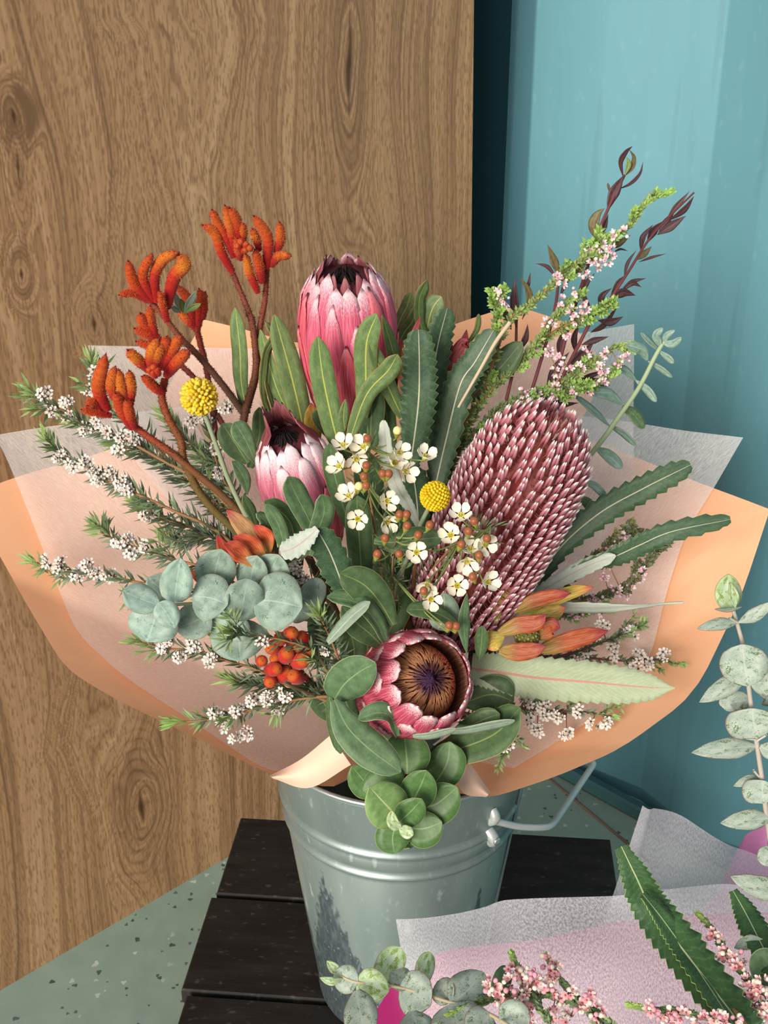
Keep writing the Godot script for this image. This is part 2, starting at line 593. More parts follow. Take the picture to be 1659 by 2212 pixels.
func terrazzo() -> Material:
	var n := 1024
	var im := Image.create_empty(n, n, false, Image.FORMAT_RGBA8)
	var ns := noise(5, 0.012, 3)
	for y in n:
		for x in n:
			var k := 0.5 + ns.get_noise_2d(x, y) * 0.35
			im.set_pixel(x, y, Color("8ca89d").lerp(Color("a2baae"), k))
	var r := RandomNumberGenerator.new()
	r.seed = 12
	for i in 620:
		var cx := r.randi_range(8, n - 9)
		var cy := r.randi_range(8, n - 9)
		var rad := r.randf_range(1.6, 5.6)
		var st := r.randf_range(0.6, 1.5)
		var c := Color("4c5f5a") if r.randf() < 0.55 else Color("cfdcd8")
		c = c.lerp(Color("869f97"), r.randf() * 0.45)
		var ph := r.randf() * TAU
		for y in range(-7, 8):
			for x in range(-7, 8):
				var a := atan2(y, x)
				if sqrt(x * x * st + y * y / st) < rad * (1.0 + 0.22 * sin(3.0 * a + ph)):
					im.set_pixel(cx + x, cy + y, c)
	var m := mat(ImageTexture.create_from_image(im), 0.45)
	m.uv1_scale = Vector3(1.55, 1.55, 1)
	return m

func timber_tex(knots: Array, ul: float, uw: float, vh: float) -> ImageTexture:
	var w := 900
	var h := 1300
	var n1 := noise(3, 1.0, 2)
	var n2 := noise(4, 1.0, 2)
	var n3 := noise(8, 1.0, 4)
	var n5 := noise(9, 1.0, 2)
	var data := PackedByteArray()
	data.resize(w * h * 3)
	var light := Color("cfa981"); var midc := Color("b38b66"); var dark := Color("7f6046"); var kn := Color("47301f")
	var at := 0
	for y in h:
		var v := vh * (1.0 - (y + 0.5) / h)
		for x in w:
			var u := ul + uw * (x + 0.5) / w
			var g := u + n1.get_noise_2d(u * 2.2, v * 0.9) * 0.055 + n2.get_noise_2d(u * 14.0, v * 2.6) * 0.006
			var core := 0.0
			var tone := 0.0
			for k in knots:
				var du: float = (u - k[0] + n2.get_noise_2d(v * 7.0, k[0] * 50.0) * 0.3 * k[2]) / k[2]
				var dv: float = (v - k[1]) / k[3]
				var d2 := du * du + dv * dv
				if d2 < 9.0:
					var d := sqrt(d2) if k[4] > 0.85 else (absf(du) * 0.9 + absf(dv)) + n2.get_noise_2d(u * 40.0, v * 12.0) * 0.12
					if k[4] > 0.85:
						var ring := 0.5 + 0.5 * sin(d * 24.0 + n2.get_noise_2d(u * 22.0, v * 6.0) * 2.5)
						tone -= 0.34 * pow(ring, 4.0) * smoothstep(2.8, 1.4, d) * smoothstep(0.2, 0.7, d)
					else:
						tone -= 0.5 * k[4] * exp(-pow((d - 1.0) / 0.05, 2.0))
					var e: float = k[4] * (1.0 - smoothstep(0.9, 2.6, d))
					g = lerpf(g, k[0] + k[2] * 1.25 * d + n2.get_noise_2d(u * 30.0, v * 9.0) * 0.003, e)
					if k[4] > 0.85:
						core = maxf(core, 1.0 - smoothstep(0.04, 0.30, absf(du) * 1.1 + absf(dv) * 0.45))
						tone -= 0.24 * (1.0 - smoothstep(0.3, 1.7, d))
					else:
						tone += 0.10 * (1.0 - smoothstep(0.6, 1.1, d))
			var l := n3.get_noise_2d(g * 26.0, v * 0.3) * 0.5 + n3.get_noise_2d(g * 95.0 + 7.0, v * 0.4) * 0.6 + n5.get_noise_2d(g * 260.0, v * 2.0) * 0.4 + tone
			var c := midc.lerp(light, clampf(l * 1.3, 0.0, 1.0)).lerp(dark, clampf(-l * 1.35, 0.0, 0.95))
			var pore := n5.get_noise_2d(u * 520.0, v * 42.0)
			c = c.lerp(dark, smoothstep(0.12, 0.5, pore) * 0.55)
			c = c.lerp(kn, core * 0.85)
			data[at] = int(c.r * 255.0); data[at + 1] = int(c.g * 255.0); data[at + 2] = int(c.b * 255.0)
			at += 3
	return ImageTexture.create_from_image(Image.create_from_data(w, h, false, Image.FORMAT_RGB8, data))

func bump_noise(sd: int, freq: float, oct := 3) -> NoiseTexture2D:
	var t := NoiseTexture2D.new()
	t.width = 256
	t.height = 256
	t.seamless = true
	t.noise = noise(sd, freq, oct)
	return t

func steel_paint() -> Material:
	var n := noise(21, 1.0, 3)
	var sc := noise(22, 1.0, 2)
	var tex := paint(256, 512, func(u: float, v: float) -> Color:
		var k := 0.5 + n.get_noise_2d(u * 2.0, v * 1.2) * 0.5
		var c := Color("5a8e9c").lerp(Color("6499a6"), clampf(k, 0.0, 1.0))
		var s := sc.get_noise_2d(u * 20.0, v * 2.5)
		c = c.darkened(0.04 * smoothstep(0.45, 0.6, s))
		return c.lightened(0.05 * smoothstep(0.55, 0.7, sc.get_noise_2d(u * 40.0 + 30.0, v * 40.0))))
	var m := mat(tex, 0.42)
	m.heightmap_enabled = true
	m.heightmap_texture = bump_noise(23, 0.03)
	m.heightmap_scale = 0.06
	m.uv1_scale = Vector3(1.6, 1, 1)
	return m

func table() -> void:
	var a := ground(520, 1765, TABLE_Y)
	var c := ground(1318, 1812, TABLE_Y)
	var l := ground(412, 2212, TABLE_Y)
	var ex := (c - a).normalized()
	var ez := Vector3(-ex.z, 0, ex.x)
	if ez.dot(l - a) < 0.0: ez = -ez
	var wid := (c - a).length()
	var th := thing("slatted_table", "low black-stained slatted table under the metal bucket", "table", Vector3(a.x, 0, a.z))
	var ax := Basis(ex, Vector3.UP, ex.cross(Vector3.UP))
	var nz := noise(31, 1.0, 4)
	var tex := paint(400, 160, func(u: float, v: float) -> Color:
		var k := nz.get_noise_2d(u * 5.0, v * 5.0)
		var g := nz.get_noise_2d(u * 3.0, v * 46.0)
		var col := Color("1c1a1a").lerp(Color("2b2827"), clampf(0.5 + k + g * 0.5, 0.0, 1.0))
		col = col.lerp(Color("6b6764"), smoothstep(0.36, 0.62, nz.get_noise_2d(u * 30.0 + 9.0, v * 14.0)) * 0.5)
		return col.lerp(Color("8a5a3c"), smoothstep(0.985, 1.0, v + nz.get_noise_2d(u * 22.0, 3.0) * 0.02) * 0.7))
	var m := mat(tex, 0.62)
	var d := 0.0
	var step := 0.153
	for i in 3:
		var b := mb()
		var out: float = [0.0, -0.005, 0.003, -0.002, 0.0][i]
		block(b, a + ex * (wid * 0.5 + out) + ez * (d + step * 0.5 - 0.003) - Vector3.UP * 0.0105, ax, Vector3(wid, 0.021, step - 0.006), 0.002)
		for k in b.u.size(): b.u[k] = Vector2((b.v[k] - a).dot(ex) / wid * 0.8 + 0.17 * i, (b.v[k] - a).dot(ez) / step - i)
		hold(flat_mesh(b), "plank", m, th)
		d += step
	var m2 := mat(null, 0.7, Color("1d1b1a"))
	for s in [0.035, wid - 0.035]:
		var b := mb()
		block(b, a + ex * s + ez * (d * 0.5) - Vector3.UP * 0.036, ax, Vector3(0.03, 0.03, d - 0.03), 0.002)
		hold(flat_mesh(b), "rail", m2, th)
		for z in [0.04, d - 0.04]:
			b = mb()
			block(b, a + ex * s + ez * z - Vector3.UP * 0.0855, ax, Vector3(0.04, 0.069, 0.04), 0.002)
			hold(flat_mesh(b), "leg", m2, th)

func bucket() -> void:
	var h := RIM_Y - TABLE_Y
	var base := Vector3(AXIS.x, TABLE_Y, AXIS.z)
	var th := thing("metal_bucket", "galvanised metal bucket with a wire side handle and two raised rings", "bucket", base)
	var n1 := noise(51, 1.0, 4)
	var n2 := noise(52, 1.0, 3)
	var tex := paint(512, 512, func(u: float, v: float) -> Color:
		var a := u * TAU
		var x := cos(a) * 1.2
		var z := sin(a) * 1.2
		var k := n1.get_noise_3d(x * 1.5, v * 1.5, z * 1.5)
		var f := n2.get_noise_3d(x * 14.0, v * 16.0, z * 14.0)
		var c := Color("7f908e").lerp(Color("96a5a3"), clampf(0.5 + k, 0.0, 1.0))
		# zinc spangle and dark reflections painted low on the wall: blotches with peaks
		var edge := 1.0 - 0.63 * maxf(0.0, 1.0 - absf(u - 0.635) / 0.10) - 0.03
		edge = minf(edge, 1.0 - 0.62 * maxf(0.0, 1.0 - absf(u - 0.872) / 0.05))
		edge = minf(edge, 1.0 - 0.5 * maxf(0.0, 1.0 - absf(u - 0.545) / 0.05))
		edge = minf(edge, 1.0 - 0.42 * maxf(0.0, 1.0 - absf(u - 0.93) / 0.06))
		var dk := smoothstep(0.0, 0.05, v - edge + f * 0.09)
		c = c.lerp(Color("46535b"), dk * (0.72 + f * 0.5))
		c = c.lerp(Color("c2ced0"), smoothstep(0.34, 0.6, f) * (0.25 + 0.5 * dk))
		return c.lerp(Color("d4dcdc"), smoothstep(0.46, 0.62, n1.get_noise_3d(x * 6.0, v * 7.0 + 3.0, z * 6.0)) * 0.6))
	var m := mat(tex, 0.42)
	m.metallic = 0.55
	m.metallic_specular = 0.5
	var r := func(y: float) -> float: return lerpf(0.0885, 0.1325, y / h)
	var prof := [[0.0, 0.004], [0.080, 0.004], [0.0845, 0.001], [0.0875, 0.0], [r.call(0.004) + 0.001, 0.003], [r.call(0.012) + 0.0012, 0.010], [r.call(0.016), 0.015]]
	for ring in [0.094, 0.066]:
		var y: float = h - ring
		prof.append_array([[r.call(y - 0.008), y - 0.008], [r.call(y - 0.005) - 0.0014, y - 0.005], [r.call(y) + 0.0018, y - 0.0022], [r.call(y) + 0.0028, y], [r.call(y) + 0.0018, y + 0.0022], [r.call(y + 0.005) - 0.0014, y + 0.005], [r.call(y + 0.008), y + 0.008]])
	for ring in [0.082]: pass
	prof.append_array([[r.call(h - 0.006), h - 0.006], [r.call(h), h - 0.002], [r.call(h) - 0.002, h - 0.002], [r.call(h - 0.01) - 0.0025, h - 0.012], [0.088, 0.02], [0.0, 0.016]])
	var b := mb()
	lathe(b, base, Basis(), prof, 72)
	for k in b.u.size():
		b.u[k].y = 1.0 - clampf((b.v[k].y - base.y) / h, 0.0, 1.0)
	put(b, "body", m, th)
	var bright := mat(null, 0.32, Color("b9c4c4"))
	bright.metallic = 0.75
	b = mb()
	var rim := []
	for i in 9:
		var a := TAU * i / 8.0
		rim.append([0.133 + 0.0026 * cos(a), h + 0.0 + 0.0026 * sin(a)])
	lathe(b, base, Basis(), rim, 72)
	put(b, "rim", bright, th)
	# rolled seam up the right of the wall
	b = mb()
	var sa := deg_to_rad(22.0)
	var sp := PackedVector3Array()
	for i in 12:
		var y := lerpf(0.012, h - 0.004, i / 11.0)
		sp.append(base + Vector3(cos(sa) * (r.call(y) + 0.0006), y, sin(sa) * (r.call(y) + 0.0006)))
	tube(b, sp, taper(12, 0.0024, 0.0024), 8)
	put(b, "seam", m, th)
	# wire loop handle on the right, hanging out from two lugs
	var wire := mat(null, 0.35, Color("c6cdcb"))
	wire.metallic = 0.3
	var front := spot(1040, 1772, 0.868)
	var rear := spot(1195, 1640, 1.035)
	var hp := [front, spot(1062, 1772, 0.865), spot(1120, 1785, 0.875), spot(1172, 1787, 0.885), spot(1192, 1781, 0.895), spot(1210, 1758, 0.92), spot(1245, 1706, 0.97), spot(1276, 1660, 1.01), spot(1281, 1648, 1.02), spot(1272, 1642, 1.03), spot(1250, 1642, 1.035), rear]
	var pp := PackedVector3Array(hp)
	b = mb()
	tube(b, smooth(pp, 60), taper(60, 0.0036, 0.0036), 10)
	var hd := put(b, "handle", wire, th)
	for e in [[front, 1.0], [rear, -1.0]]:
		var lug: Vector3 = e[0]
		var rel := lug - base
		var a := atan2(rel.z, rel.x)
		var out := Vector3(cos(a), -0.12, sin(a)).normalized()
		var wall: Vector3 = base + Vector3(cos(a), 0, sin(a)) * r.call(rel.y) + Vector3.UP * rel.y
		b = mb()
		var bx := Basis(out.cross(Vector3.UP).normalized(), Vector3.UP, out).orthonormalized()
		var lp := PackedVector3Array([wall + Vector3.UP * 0.022, wall + Vector3.UP * 0.012 + out * 0.004, lug + out * 0.002, wall - Vector3.UP * 0.012 + out * 0.004, wall - Vector3.UP * 0.02])
		var fl := []
		for i in 16: fl.append(0.0042 + 0.002 * sin(PI * i / 15.0))
		tube(b, smooth(lp, 16), fl, 10)
		var lg := put(b, "lug", wire, th)
		b = mb()
		ball(b, wall - Vector3.UP * 0.012 + out * 0.008, Vector3(0.0045, 0.003, 0.0045), basis_y(out), Color.WHITE)
		put(b, "rivet", bright, lg)
	# its twin on the floor, which holds the bouquet nearer the eye
	var twin: Node3D = th.duplicate()
	twin.name = numbered("metal_bucket")
	add_child(twin)
	twin.position = Vector3(0.17, 0.0, -0.585)
	twin.rotation.y = deg_to_rad(-40.0)
	tag(twin, "galvanised bucket on the floor that holds the front bouquet, below its tissue sheets", "bucket")

# ---------------------------------------------------------------- the wrap: sheets lying on one flaring cone
func cone_y(rel: Vector3) -> float:
	var az := absf(atan2(rel.x, rel.z)) * 6.0 / PI
	var k := mini(int(az), 5)
	var steep := [6.0, 11.0, 18.0, 28.0, 47.0, 60.0, 64.0]
	var e := deg_to_rad(lerpf(steep[k], steep[k + 1], az - k))
	return tan(e) * maxf(0.0, Vector2(rel.x, rel.z).length() - 0.045)

func cone_d(x: float, y: float) -> float:      # level distance at which the sight line meets the cone from inside
	var d := 0.5
	var last := 0.5
	while d < 1.32:
		var rel := spot(x, y, d) - CONE
		if rel.y < cone_y(rel):
			for i in 12:
				var m := (last + d) * 0.5
				rel = spot(x, y, m) - CONE
				if rel.y < cone_y(rel): d = m
				else: last = m
			return d
		last = d
		d += 0.01
	return 1.2

func rounded(xy: Array) -> Array:      # softens the shallow bends of an outline, keeps its corners
	for pass_ in 2:
		var k := xy.size() / 2
		var out := [xy[0], xy[1]]
		for i in range(1, k - 1):
			var p := Vector2(xy[2 * i - 2], xy[2 * i - 1])
			var q := Vector2(xy[2 * i], xy[2 * i + 1])
			var r := Vector2(xy[2 * i + 2], xy[2 * i + 3])
			if absf((q - p).angle_to(r - q)) < deg_to_rad(50.0):
				var u := q.lerp(p, 0.18)
				var w := q.lerp(r, 0.18)
				out.append_array([u.x, u.y, w.x, w.y])
			else:
				out.append_array([q.x, q.y])
		out.append_array([xy[-2], xy[-1]])
		xy = out
	return xy

func sheet(edge: Array, lift: float, called: String, material: Material, parent: Node, ripple := 0.0, nrow := 12) -> MeshInstance3D:
	var out := PackedVector3Array()
	edge = rounded(edge)
	var k := edge.size() / 2
	for i in k - 1:
		for s in 3:
			var f := s / 3.0
			var x := lerpf(edge[2 * i], edge[2 * i + 2], f)
			var y := lerpf(edge[2 * i + 1], edge[2 * i + 3], f)
			out.append(spot(x, y, cone_d(x, y) - lift))
	out.append(spot(edge[-2], edge[-1], cone_d(edge[-2], edge[-1]) - lift))
	var rows := []
	var us := []
	var vs := []
	var len_ := 0.0
	for i in out.size():
		if i > 0: len_ += out[i].distance_to(out[i - 1])
		us.append(len_ * 3.0)
	var ph := rng.randf() * TAU
	for r in nrow + 1:
		var f := float(r) / nrow
		var row := PackedVector3Array()
		for i in out.size():
			var rel := out[i] - CONE
			var flat := Vector3(rel.x, 0, rel.z).normalized()
			var foot := CONE + flat * 0.045 + Vector3.UP * (lift * 0.7)
			var q := foot.lerp(out[i], f)
			q += Vector3.UP * (ripple * f * sin(us[i] * 5.0 + ph + f * 2.0) - 0.004 * sin(PI * f))
			row.append(q)
		rows.append(row)
		vs.append(f)
	var b := mb()
	grid(b, rows, false, us, vs)
	return put(b, called, material, parent)

func papers() -> void:
	var at := CONE
	var peach: Material = M.peach
	var tissue: Material = M.tissue
	var g := "peach wrapping sheets"
	var t := thing("wrapping_paper", "peach paper sheet fanning out to the left over the bucket rim", "wrapping paper", at, g)
	sheet([752, 1664, 722, 1702, 690, 1702, 590, 1681, 420, 1592, 240, 1502, 140, 1440, 60, 1310, -25, 1160, -25, 1056, 60, 1024, 190, 986, 330, 930, 430, 900, 560, 870], 0.0, "sheet", peach, t, 0.002)
	fold(t, [582, 1676, 650, 1640, 714, 1588], [590, 1682, 668, 1702, 758, 1652], 0.836, 0.80, M.flap)
	t = thing("wrapping_paper", "peach paper sheet standing behind the tall pink bud", "wrapping paper", at, g)
	sheet([330, 900, 400, 760, 440, 690, 505, 707, 590, 733, 720, 760, 880, 738, 1000, 690, 1110, 655, 1240, 700, 1310, 800], -0.006, "sheet", peach, t, 0.002)
	t = thing("wrapping_paper", "peach paper sheet fanning out to the right in front of the teal wall", "wrapping paper", at, g)
	sheet([1000, 870, 1180, 915, 1310, 962, 1490, 1040, 1663, 1102, 1600, 1290, 1500, 1500, 1340, 1622, 1200, 1682, 1060, 1726, 985, 1712], 0.0, "sheet", peach, t, 0.002)
	fold(t, [1060, 1712, 1020, 1655, 1000, 1622], [1050, 1722, 1000, 1712, 976, 1650], 0.815, 0.80, M.flap)
	g = "white tissue sheets"
	t = thing("tissue_paper", "white fibrous tissue on the left, its pale corner at the timber wall", "tissue paper", at, g)
	sheet([735, 1640, 660, 1655, 582, 1668, 420, 1558, 268, 1462, 165, 1370, 113, 1240, 20, 1000, -12, 937, 90, 920, 195, 908, 300, 890, 400, 880], 0.007, "sheet", tissue, t, 0.0015)
	t = thing("tissue_paper", "white tissue with a square corner behind the orange kangaroo paws", "tissue paper", at, g)
	sheet([262, 960, 225, 870, 190, 746, 330, 749, 450, 751, 560, 753, 700, 752], 0.003, "sheet", tissue, t)
	t = thing("tissue_paper", "white tissue with an upright corner behind the round-leaved sprig at right", "tissue paper", at, g)
	sheet([900, 790, 1100, 746, 1240, 722, 1370, 700, 1369, 850, 1368, 950, 1375, 1080], 0.003, "sheet", tissue, t)
	t = thing("tissue_paper", "white tissue on the right under the banksia leaves", "tissue paper", at, g)
	sheet([1250, 895, 1340, 906, 1480, 932, 1605, 948, 1540, 1060, 1482, 1150, 1442, 1270, 1405, 1420, 1340, 1512, 1210, 1600, 1110, 1662], 0.007, "sheet", tissue, t, 0.0015)

func fold(parent: Node, xy: Array, xy2: Array, d0: float, d1: float, material: Material) -> void:
	var a := path(xy, d0, d1, 14)
	var c := path(xy2, d0 - 0.006, d1 - 0.012, 14)
	var rows := []
	var us := []
	var vs := []
	for j in 9: us.append(j / 8.0)
	for i in 14:
		var row := PackedVector3Array()
		for j in 9:
			var f := j / 8.0
			row.append(a[i].lerp(c[i], f) + (EYE - a[i]).normalized() * 0.010 * sin(PI * f))
		rows.append(row)
		vs.append(i / 13.0)
	var b := mb()
	grid(b, rows, false, us, vs)
	put(b, "folded_corner", material, parent)

# ---------------------------------------------------------------- skins
func skins() -> void:
	var n1 := noise(71, 1.0, 3)
	var pt := paint(128, 128, func(u: float, v: float) -> Color:
		return Color("eeb187").lerp(Color("f3ba92"), clampf(0.5 + n1.get_noise_2d(u * 4.0, v * 4.0) * 0.7, 0.0, 1.0)))
	M.peach = mat(pt, 0.6, Color.WHITE, 0.35)
	M.peach.backlight = Color(0.35, 0.26, 0.18)
	var n2 := noise(72, 1.0, 3)
	var n3 := noise(73, 1.0, 2)
	var fib := paint(768, 768, func(u: float, v: float) -> Color:
		var w := n3.get_noise_2d(u * 6.0, v * 6.0) * 0.02
		var f := n2.get_noise_2d((u + w) * 170.0, v * 30.0) * 0.6 + n2.get_noise_2d(u * 330.0, v * 130.0) * 0.45
		var k := clampf(0.5 + f, 0.0, 1.0)
		return Color(0.98, 0.965, 0.965, clampf(0.42 + (k - 0.5) * 0.28, 0.15, 0.85)))
	var tm := mat(fib, 0.85, Color.WHITE, 0.4)
	tm.transparency = BaseMaterial3D.TRANSPARENCY_ALPHA
	M.tissue = tm
	var fib2 := paint(900, 900, func(u: float, v: float) -> Color:
		var w := n3.get_noise_2d(u * 9.0, v * 9.0) * 0.03
		var f := n2.get_noise_2d((u + w * 0.3 + v * 0.04) * 230.0, v * 58.0 + 40.0) * 0.75 + n2.get_noise_2d(u * 420.0, v * 200.0) * 0.5
		var k := clampf(0.5 + f, 0.0, 1.0)
		return Color(0.89, 0.88, 0.91, clampf(0.47 + (k - 0.5) * 0.42, 0.15, 0.95)))
	var tm2 := mat(fib2, 0.85, Color.WHITE, 0.4)
	tm2.transparency = BaseMaterial3D.TRANSPARENCY_ALPHA
	M.tissue2 = tm2
	M.flap = mat(null, 0.75, Color("f0cbb4"), 0.3)
	M.flap.backlight = Color(0.3, 0.22, 0.16)
	M.pinkwrap = mat(null, 0.5, Color("e58fca"), 0.3)
	M.magenta = mat(null, 0.5, Color("8a1158"), 0.15)
	M.protea_leaf = mat(leaf_tex(101, "7b9260", "566f45", "bcc261", "a3814a", 0.16, 9.0), 0.5, Color.WHITE, 0.15)
	M.grey_leaf = mat(leaf_tex(102, "64805a", "486244", "80986a", "98a37c", 0.13, 8.0, 0.013), 0.55, Color.WHITE, 0.1)
	M.dull_leaf = mat(leaf_tex(103, "546c46", "3c5336", "7f9058", "8a8755", 0.15, 9.0, 0.014), 0.5, Color.WHITE, 0.12)
	M.felt_leaf = mat(leaf_tex(104, "8fa18c", "74897a", "b3b9a0", "a9b096", 0.15, 9.0), 0.75, Color.WHITE, 0.1)
	M.serrate = mat(leaf_tex(105, "496445", "314a37", "c0bda2", "8c9a62", 0.12, 26.0, 0.016, 0.7, 0.25, 0.03), 0.48, Color.WHITE, 0.1)
	M.serrate_pale = mat(leaf_tex(106, "abb698", "99a788", "bc8676", "8f9070", 0.5, 34.0, 0.02, 0.6, 0.5, 0.02, "c6cfb2"), 0.75, Color.WHITE, 0.15)
	M.serrate_back = mat(leaf_tex(107, "c2c9bd", "a4b0a5", "b39a97", "97a08c", 0.2, 30.0, 0.02, 0.5, 0.2, 0.03), 0.8, Color.WHITE, 0.1)
	M.serrate_fresh = mat(leaf_tex(108, "3f6136", "2c4a30", "a9b48c", "9fb263", 0.2, 30.0, 0.014, 0.6, 0.2, 0.03), 0.5, Color.WHITE, 0.1)
	M.euc_blue = mat(bloom_tex(110, "9bb0a2", "788f82", "5a7263", "96907c", 0.02, -0.05), 0.62, Color.WHITE, 0.12)
	M.euc_blue_light = mat(bloom_tex(111, "a9c0b2", "86a195", "67827a", "a8907c", 0.0, 0.1), 0.62, Color.WHITE, 0.12)
	M.euc_green = mat(leaf_tex(112, "587b45", "416236", "7c9660", "a8a276", 0.14, 7.0, 0.014, 0.6, 0.9, 0.03), 0.42, Color.WHITE, 0.12)
	M.euc_green_light = mat(leaf_tex(113, "86a468", "66894f", "b3c08c", "b0a878", 0.2, 7.0, 0.016, 0.6, 0.9, 0.03), 0.45, Color.WHITE, 0.2)
	M.euc_slim = mat(bloom_tex(114, "93ada0", "6f8c80", "566f5d", "93907c", 0.08, 0.0), 0.6, Color.WHITE, 0.12)
	M.euc_wax = mat(bloom_tex(115, "c3d0c6", "a6b8ac", "4f6c40", "a5806c", 0.16, 0.28), 0.65, Color(0.88, 0.88, 0.87), 0.15)
	M.euc_wax_green = mat(bloom_tex(116, "c2d3b8", "9fb78a", "76943c", "a88a60", 0.34, 0.3), 0.6, Color.WHITE, 0.2)
	M.purple = mat(leaf_tex(117, "5a3b40", "3a282c", "7b4a4c", "4a3236", 0.1, 9.0), 0.45, Color.WHITE, 0.1)
	M.purple_green = mat(leaf_tex(118, "6b6a3c", "4d4430", "8a5a4a", "6a4038", 0.1, 9.0), 0.45, Color.WHITE, 0.15)
	M.bract_tall = mat(bract_tex(120, "b03048", "cf4f6c", "cd7088", "ecd6da", 0.12, 0.5), 0.7, Color.WHITE, 0.1)
	M.bract_red = mat(bract_tex(121, "a5323c", "d04f64", "dc5566", "e08b96", 0.12, 0.9), 0.6, Color.WHITE, 0.1)
	M.bract_mid = mat(bract_tex(122, "b03a4a", "c4607a", "d39cac", "f0e0e4", 0.22, 0.6), 0.75, Color.WHITE, 0.1)
	M.bract_dark = mat(bract_tex(123, "5a2229", "7a333c", "8a4048", "a56a70", 0.12, 0.9), 0.7, Color.WHITE, 0.05)
	M.bract_open = mat(bract_tex(124, "a83a4c", "b03a52", "b4465e", "f4e6e4", 0.09, 0.0), 0.75, Color.WHITE, 0.12)
	M.leuc_red = mat(bract_tex(125, "aa9238", "b6582a", "9c2c34", "8a2a34", 0.10, 0.3), 0.5, Color(0.86, 0.80, 0.80), 0.15)  # tint darkens these bracts to stand for partial shade
	M.leuc_yellow = mat(bract_tex(126, "a0953a", "b59a3c", "b06a2e", "a8403a", 0.10, 0.3), 0.5, Color.WHITE, 0.2)
	M.leuc_dark = mat(bract_tex(127, "7d3a30", "92343a", "8a2430", "6a1f2a", 0.08, 0.2), 0.5, Color.WHITE, 0.15)
	M.leuc_pale = mat(bract_tex(128, "c9a45c", "c99a66", "cf5f5a", "c04a58", 0.10, 0.2), 0.5, Color.WHITE, 0.2)
	M.leuc_coral = mat(bract_tex(131, "d8944e", "d65a36", "c63c3c", "b83a44", 0.08, 0.2), 0.5, Color.WHITE, 0.2)
	M.skin = vmat(0.7)
	M.soft = vmat(0.8, 0.15, 0.3)
	M.petal = vmat(0.55, 0.2)
	M.glossy = vmat(0.35)
	M.needle = vmat(0.5, 0.1)
	M.twig = mat(null, 0.8, Color("94704e"))
	M.twig_red = mat(null, 0.7, Color("6e3a3e"))
	M.twig_green = mat(null, 0.7, Color("7c8a50"))
	M.stalk = mat(null, 0.75, Color("8c9a7c"))
	M.euc_stem = mat(null, 0.65, Color("9db08c"))
	M.paw_stem = vmat(0.75)
	M.black = mat(null, 0.9, Color("1c1214"))
	M.heart = mat(null, 0.9, Color("5c2630"))

# ---------------------------------------------------------------- makers
func prof_at(a: Array, s: float) -> float:
	var k := a.size() / 2
	for i in k - 1:
		if s <= a[2 * i + 2]:
			return lerpf(a[2 * i + 1], a[2 * i + 3], smoothstep(0.0, 1.0, (s - a[2 * i]) / (a[2 * i + 2] - a[2 * i])) * 0.5 + 0.5 * (s - a[2 * i]) / (a[2 * i + 2] - a[2 * i]))
	return a[-1]

# the frame of a flower head: y from base to top, z towards the eye
func head_frame(a: Vector3, b: Vector3) -> Basis:
	var y := (b - a).normalized()
	var z := EYE - (a + b) * 0.5
	z = (z - y * z.dot(y)).normalized()
	return Basis(y.cross(z), y, z)

# a bract hugging a surface of revolution from height s0 to s1
func bract(parent: Node, called: String, m: Material, at: Vector3, ax: Basis, ln: float, rad: float, prof: Array, az: float, s0: float, s1: float, w: float, lift: float, o := {}) -> MeshInstance3D:
	var b := mb()
	var n: int = o.get("n", 18)
	var na := 5
	var flare: float = o.get("flare", 0.0)
	var cup: float = o.get("cup", 0.12)
	var shape: String = o.get("shape", "spear")
	var th: float = o.get("th", 0.0009)
	var sway: float = o.get("sway", 0.0)
	var rows := []
	var us := []
	var vs := []
	for j in na: us.append(float(j) / (na - 1))
	for j in na: us.append(1.0 - float(j) / (na - 1))
	for i in n:
		var t := float(i) / (n - 1)
		var s := lerpf(s0, s1, t)
		var r := rad * prof_at(prof, s) + lift + flare * t * t * t
		var wi := w * 0.5 * width_at(shape, t)
		var top := PackedVector3Array()
		var bot := PackedVector3Array()
		for j in na:
			var c := 2.0 * j / (na - 1) - 1.0
			var a := az + sway * t + c * wi / maxf(r, rad * 0.35)
			var rr := r - cup * c * c * wi
			var d := ax * Vector3(sin(a), 0, cos(a))
			var q := at + ax.y * (s * ln) + d * rr
			top.append(q)
			bot.append(q - d * th)
		bot.reverse()
		top.append_array(bot)
		rows.append(top)
		vs.append(t)
	grid(b, rows, true, us, vs)
	return put(b, called, m, parent)

func trunk(parent: Node, from: Vector3, r: float, m: Material) -> void:     # the stem below a head, down into the bucket
	var foot := CONE + Vector3(rng.randf_range(-0.02, 0.02), -0.10, rng.randf_range(-0.02, 0.02))
	var mid := from.lerp(CONE, 0.55) + Vector3.UP * 0.01
	var b := mb()
	var p := smooth(PackedVector3Array([from, mid, CONE + (foot - CONE) * 0.25, foot]), 14)
	tube(b, p, taper(14, r, r * 0.9), 7)
	put(b, "stem", m, parent)

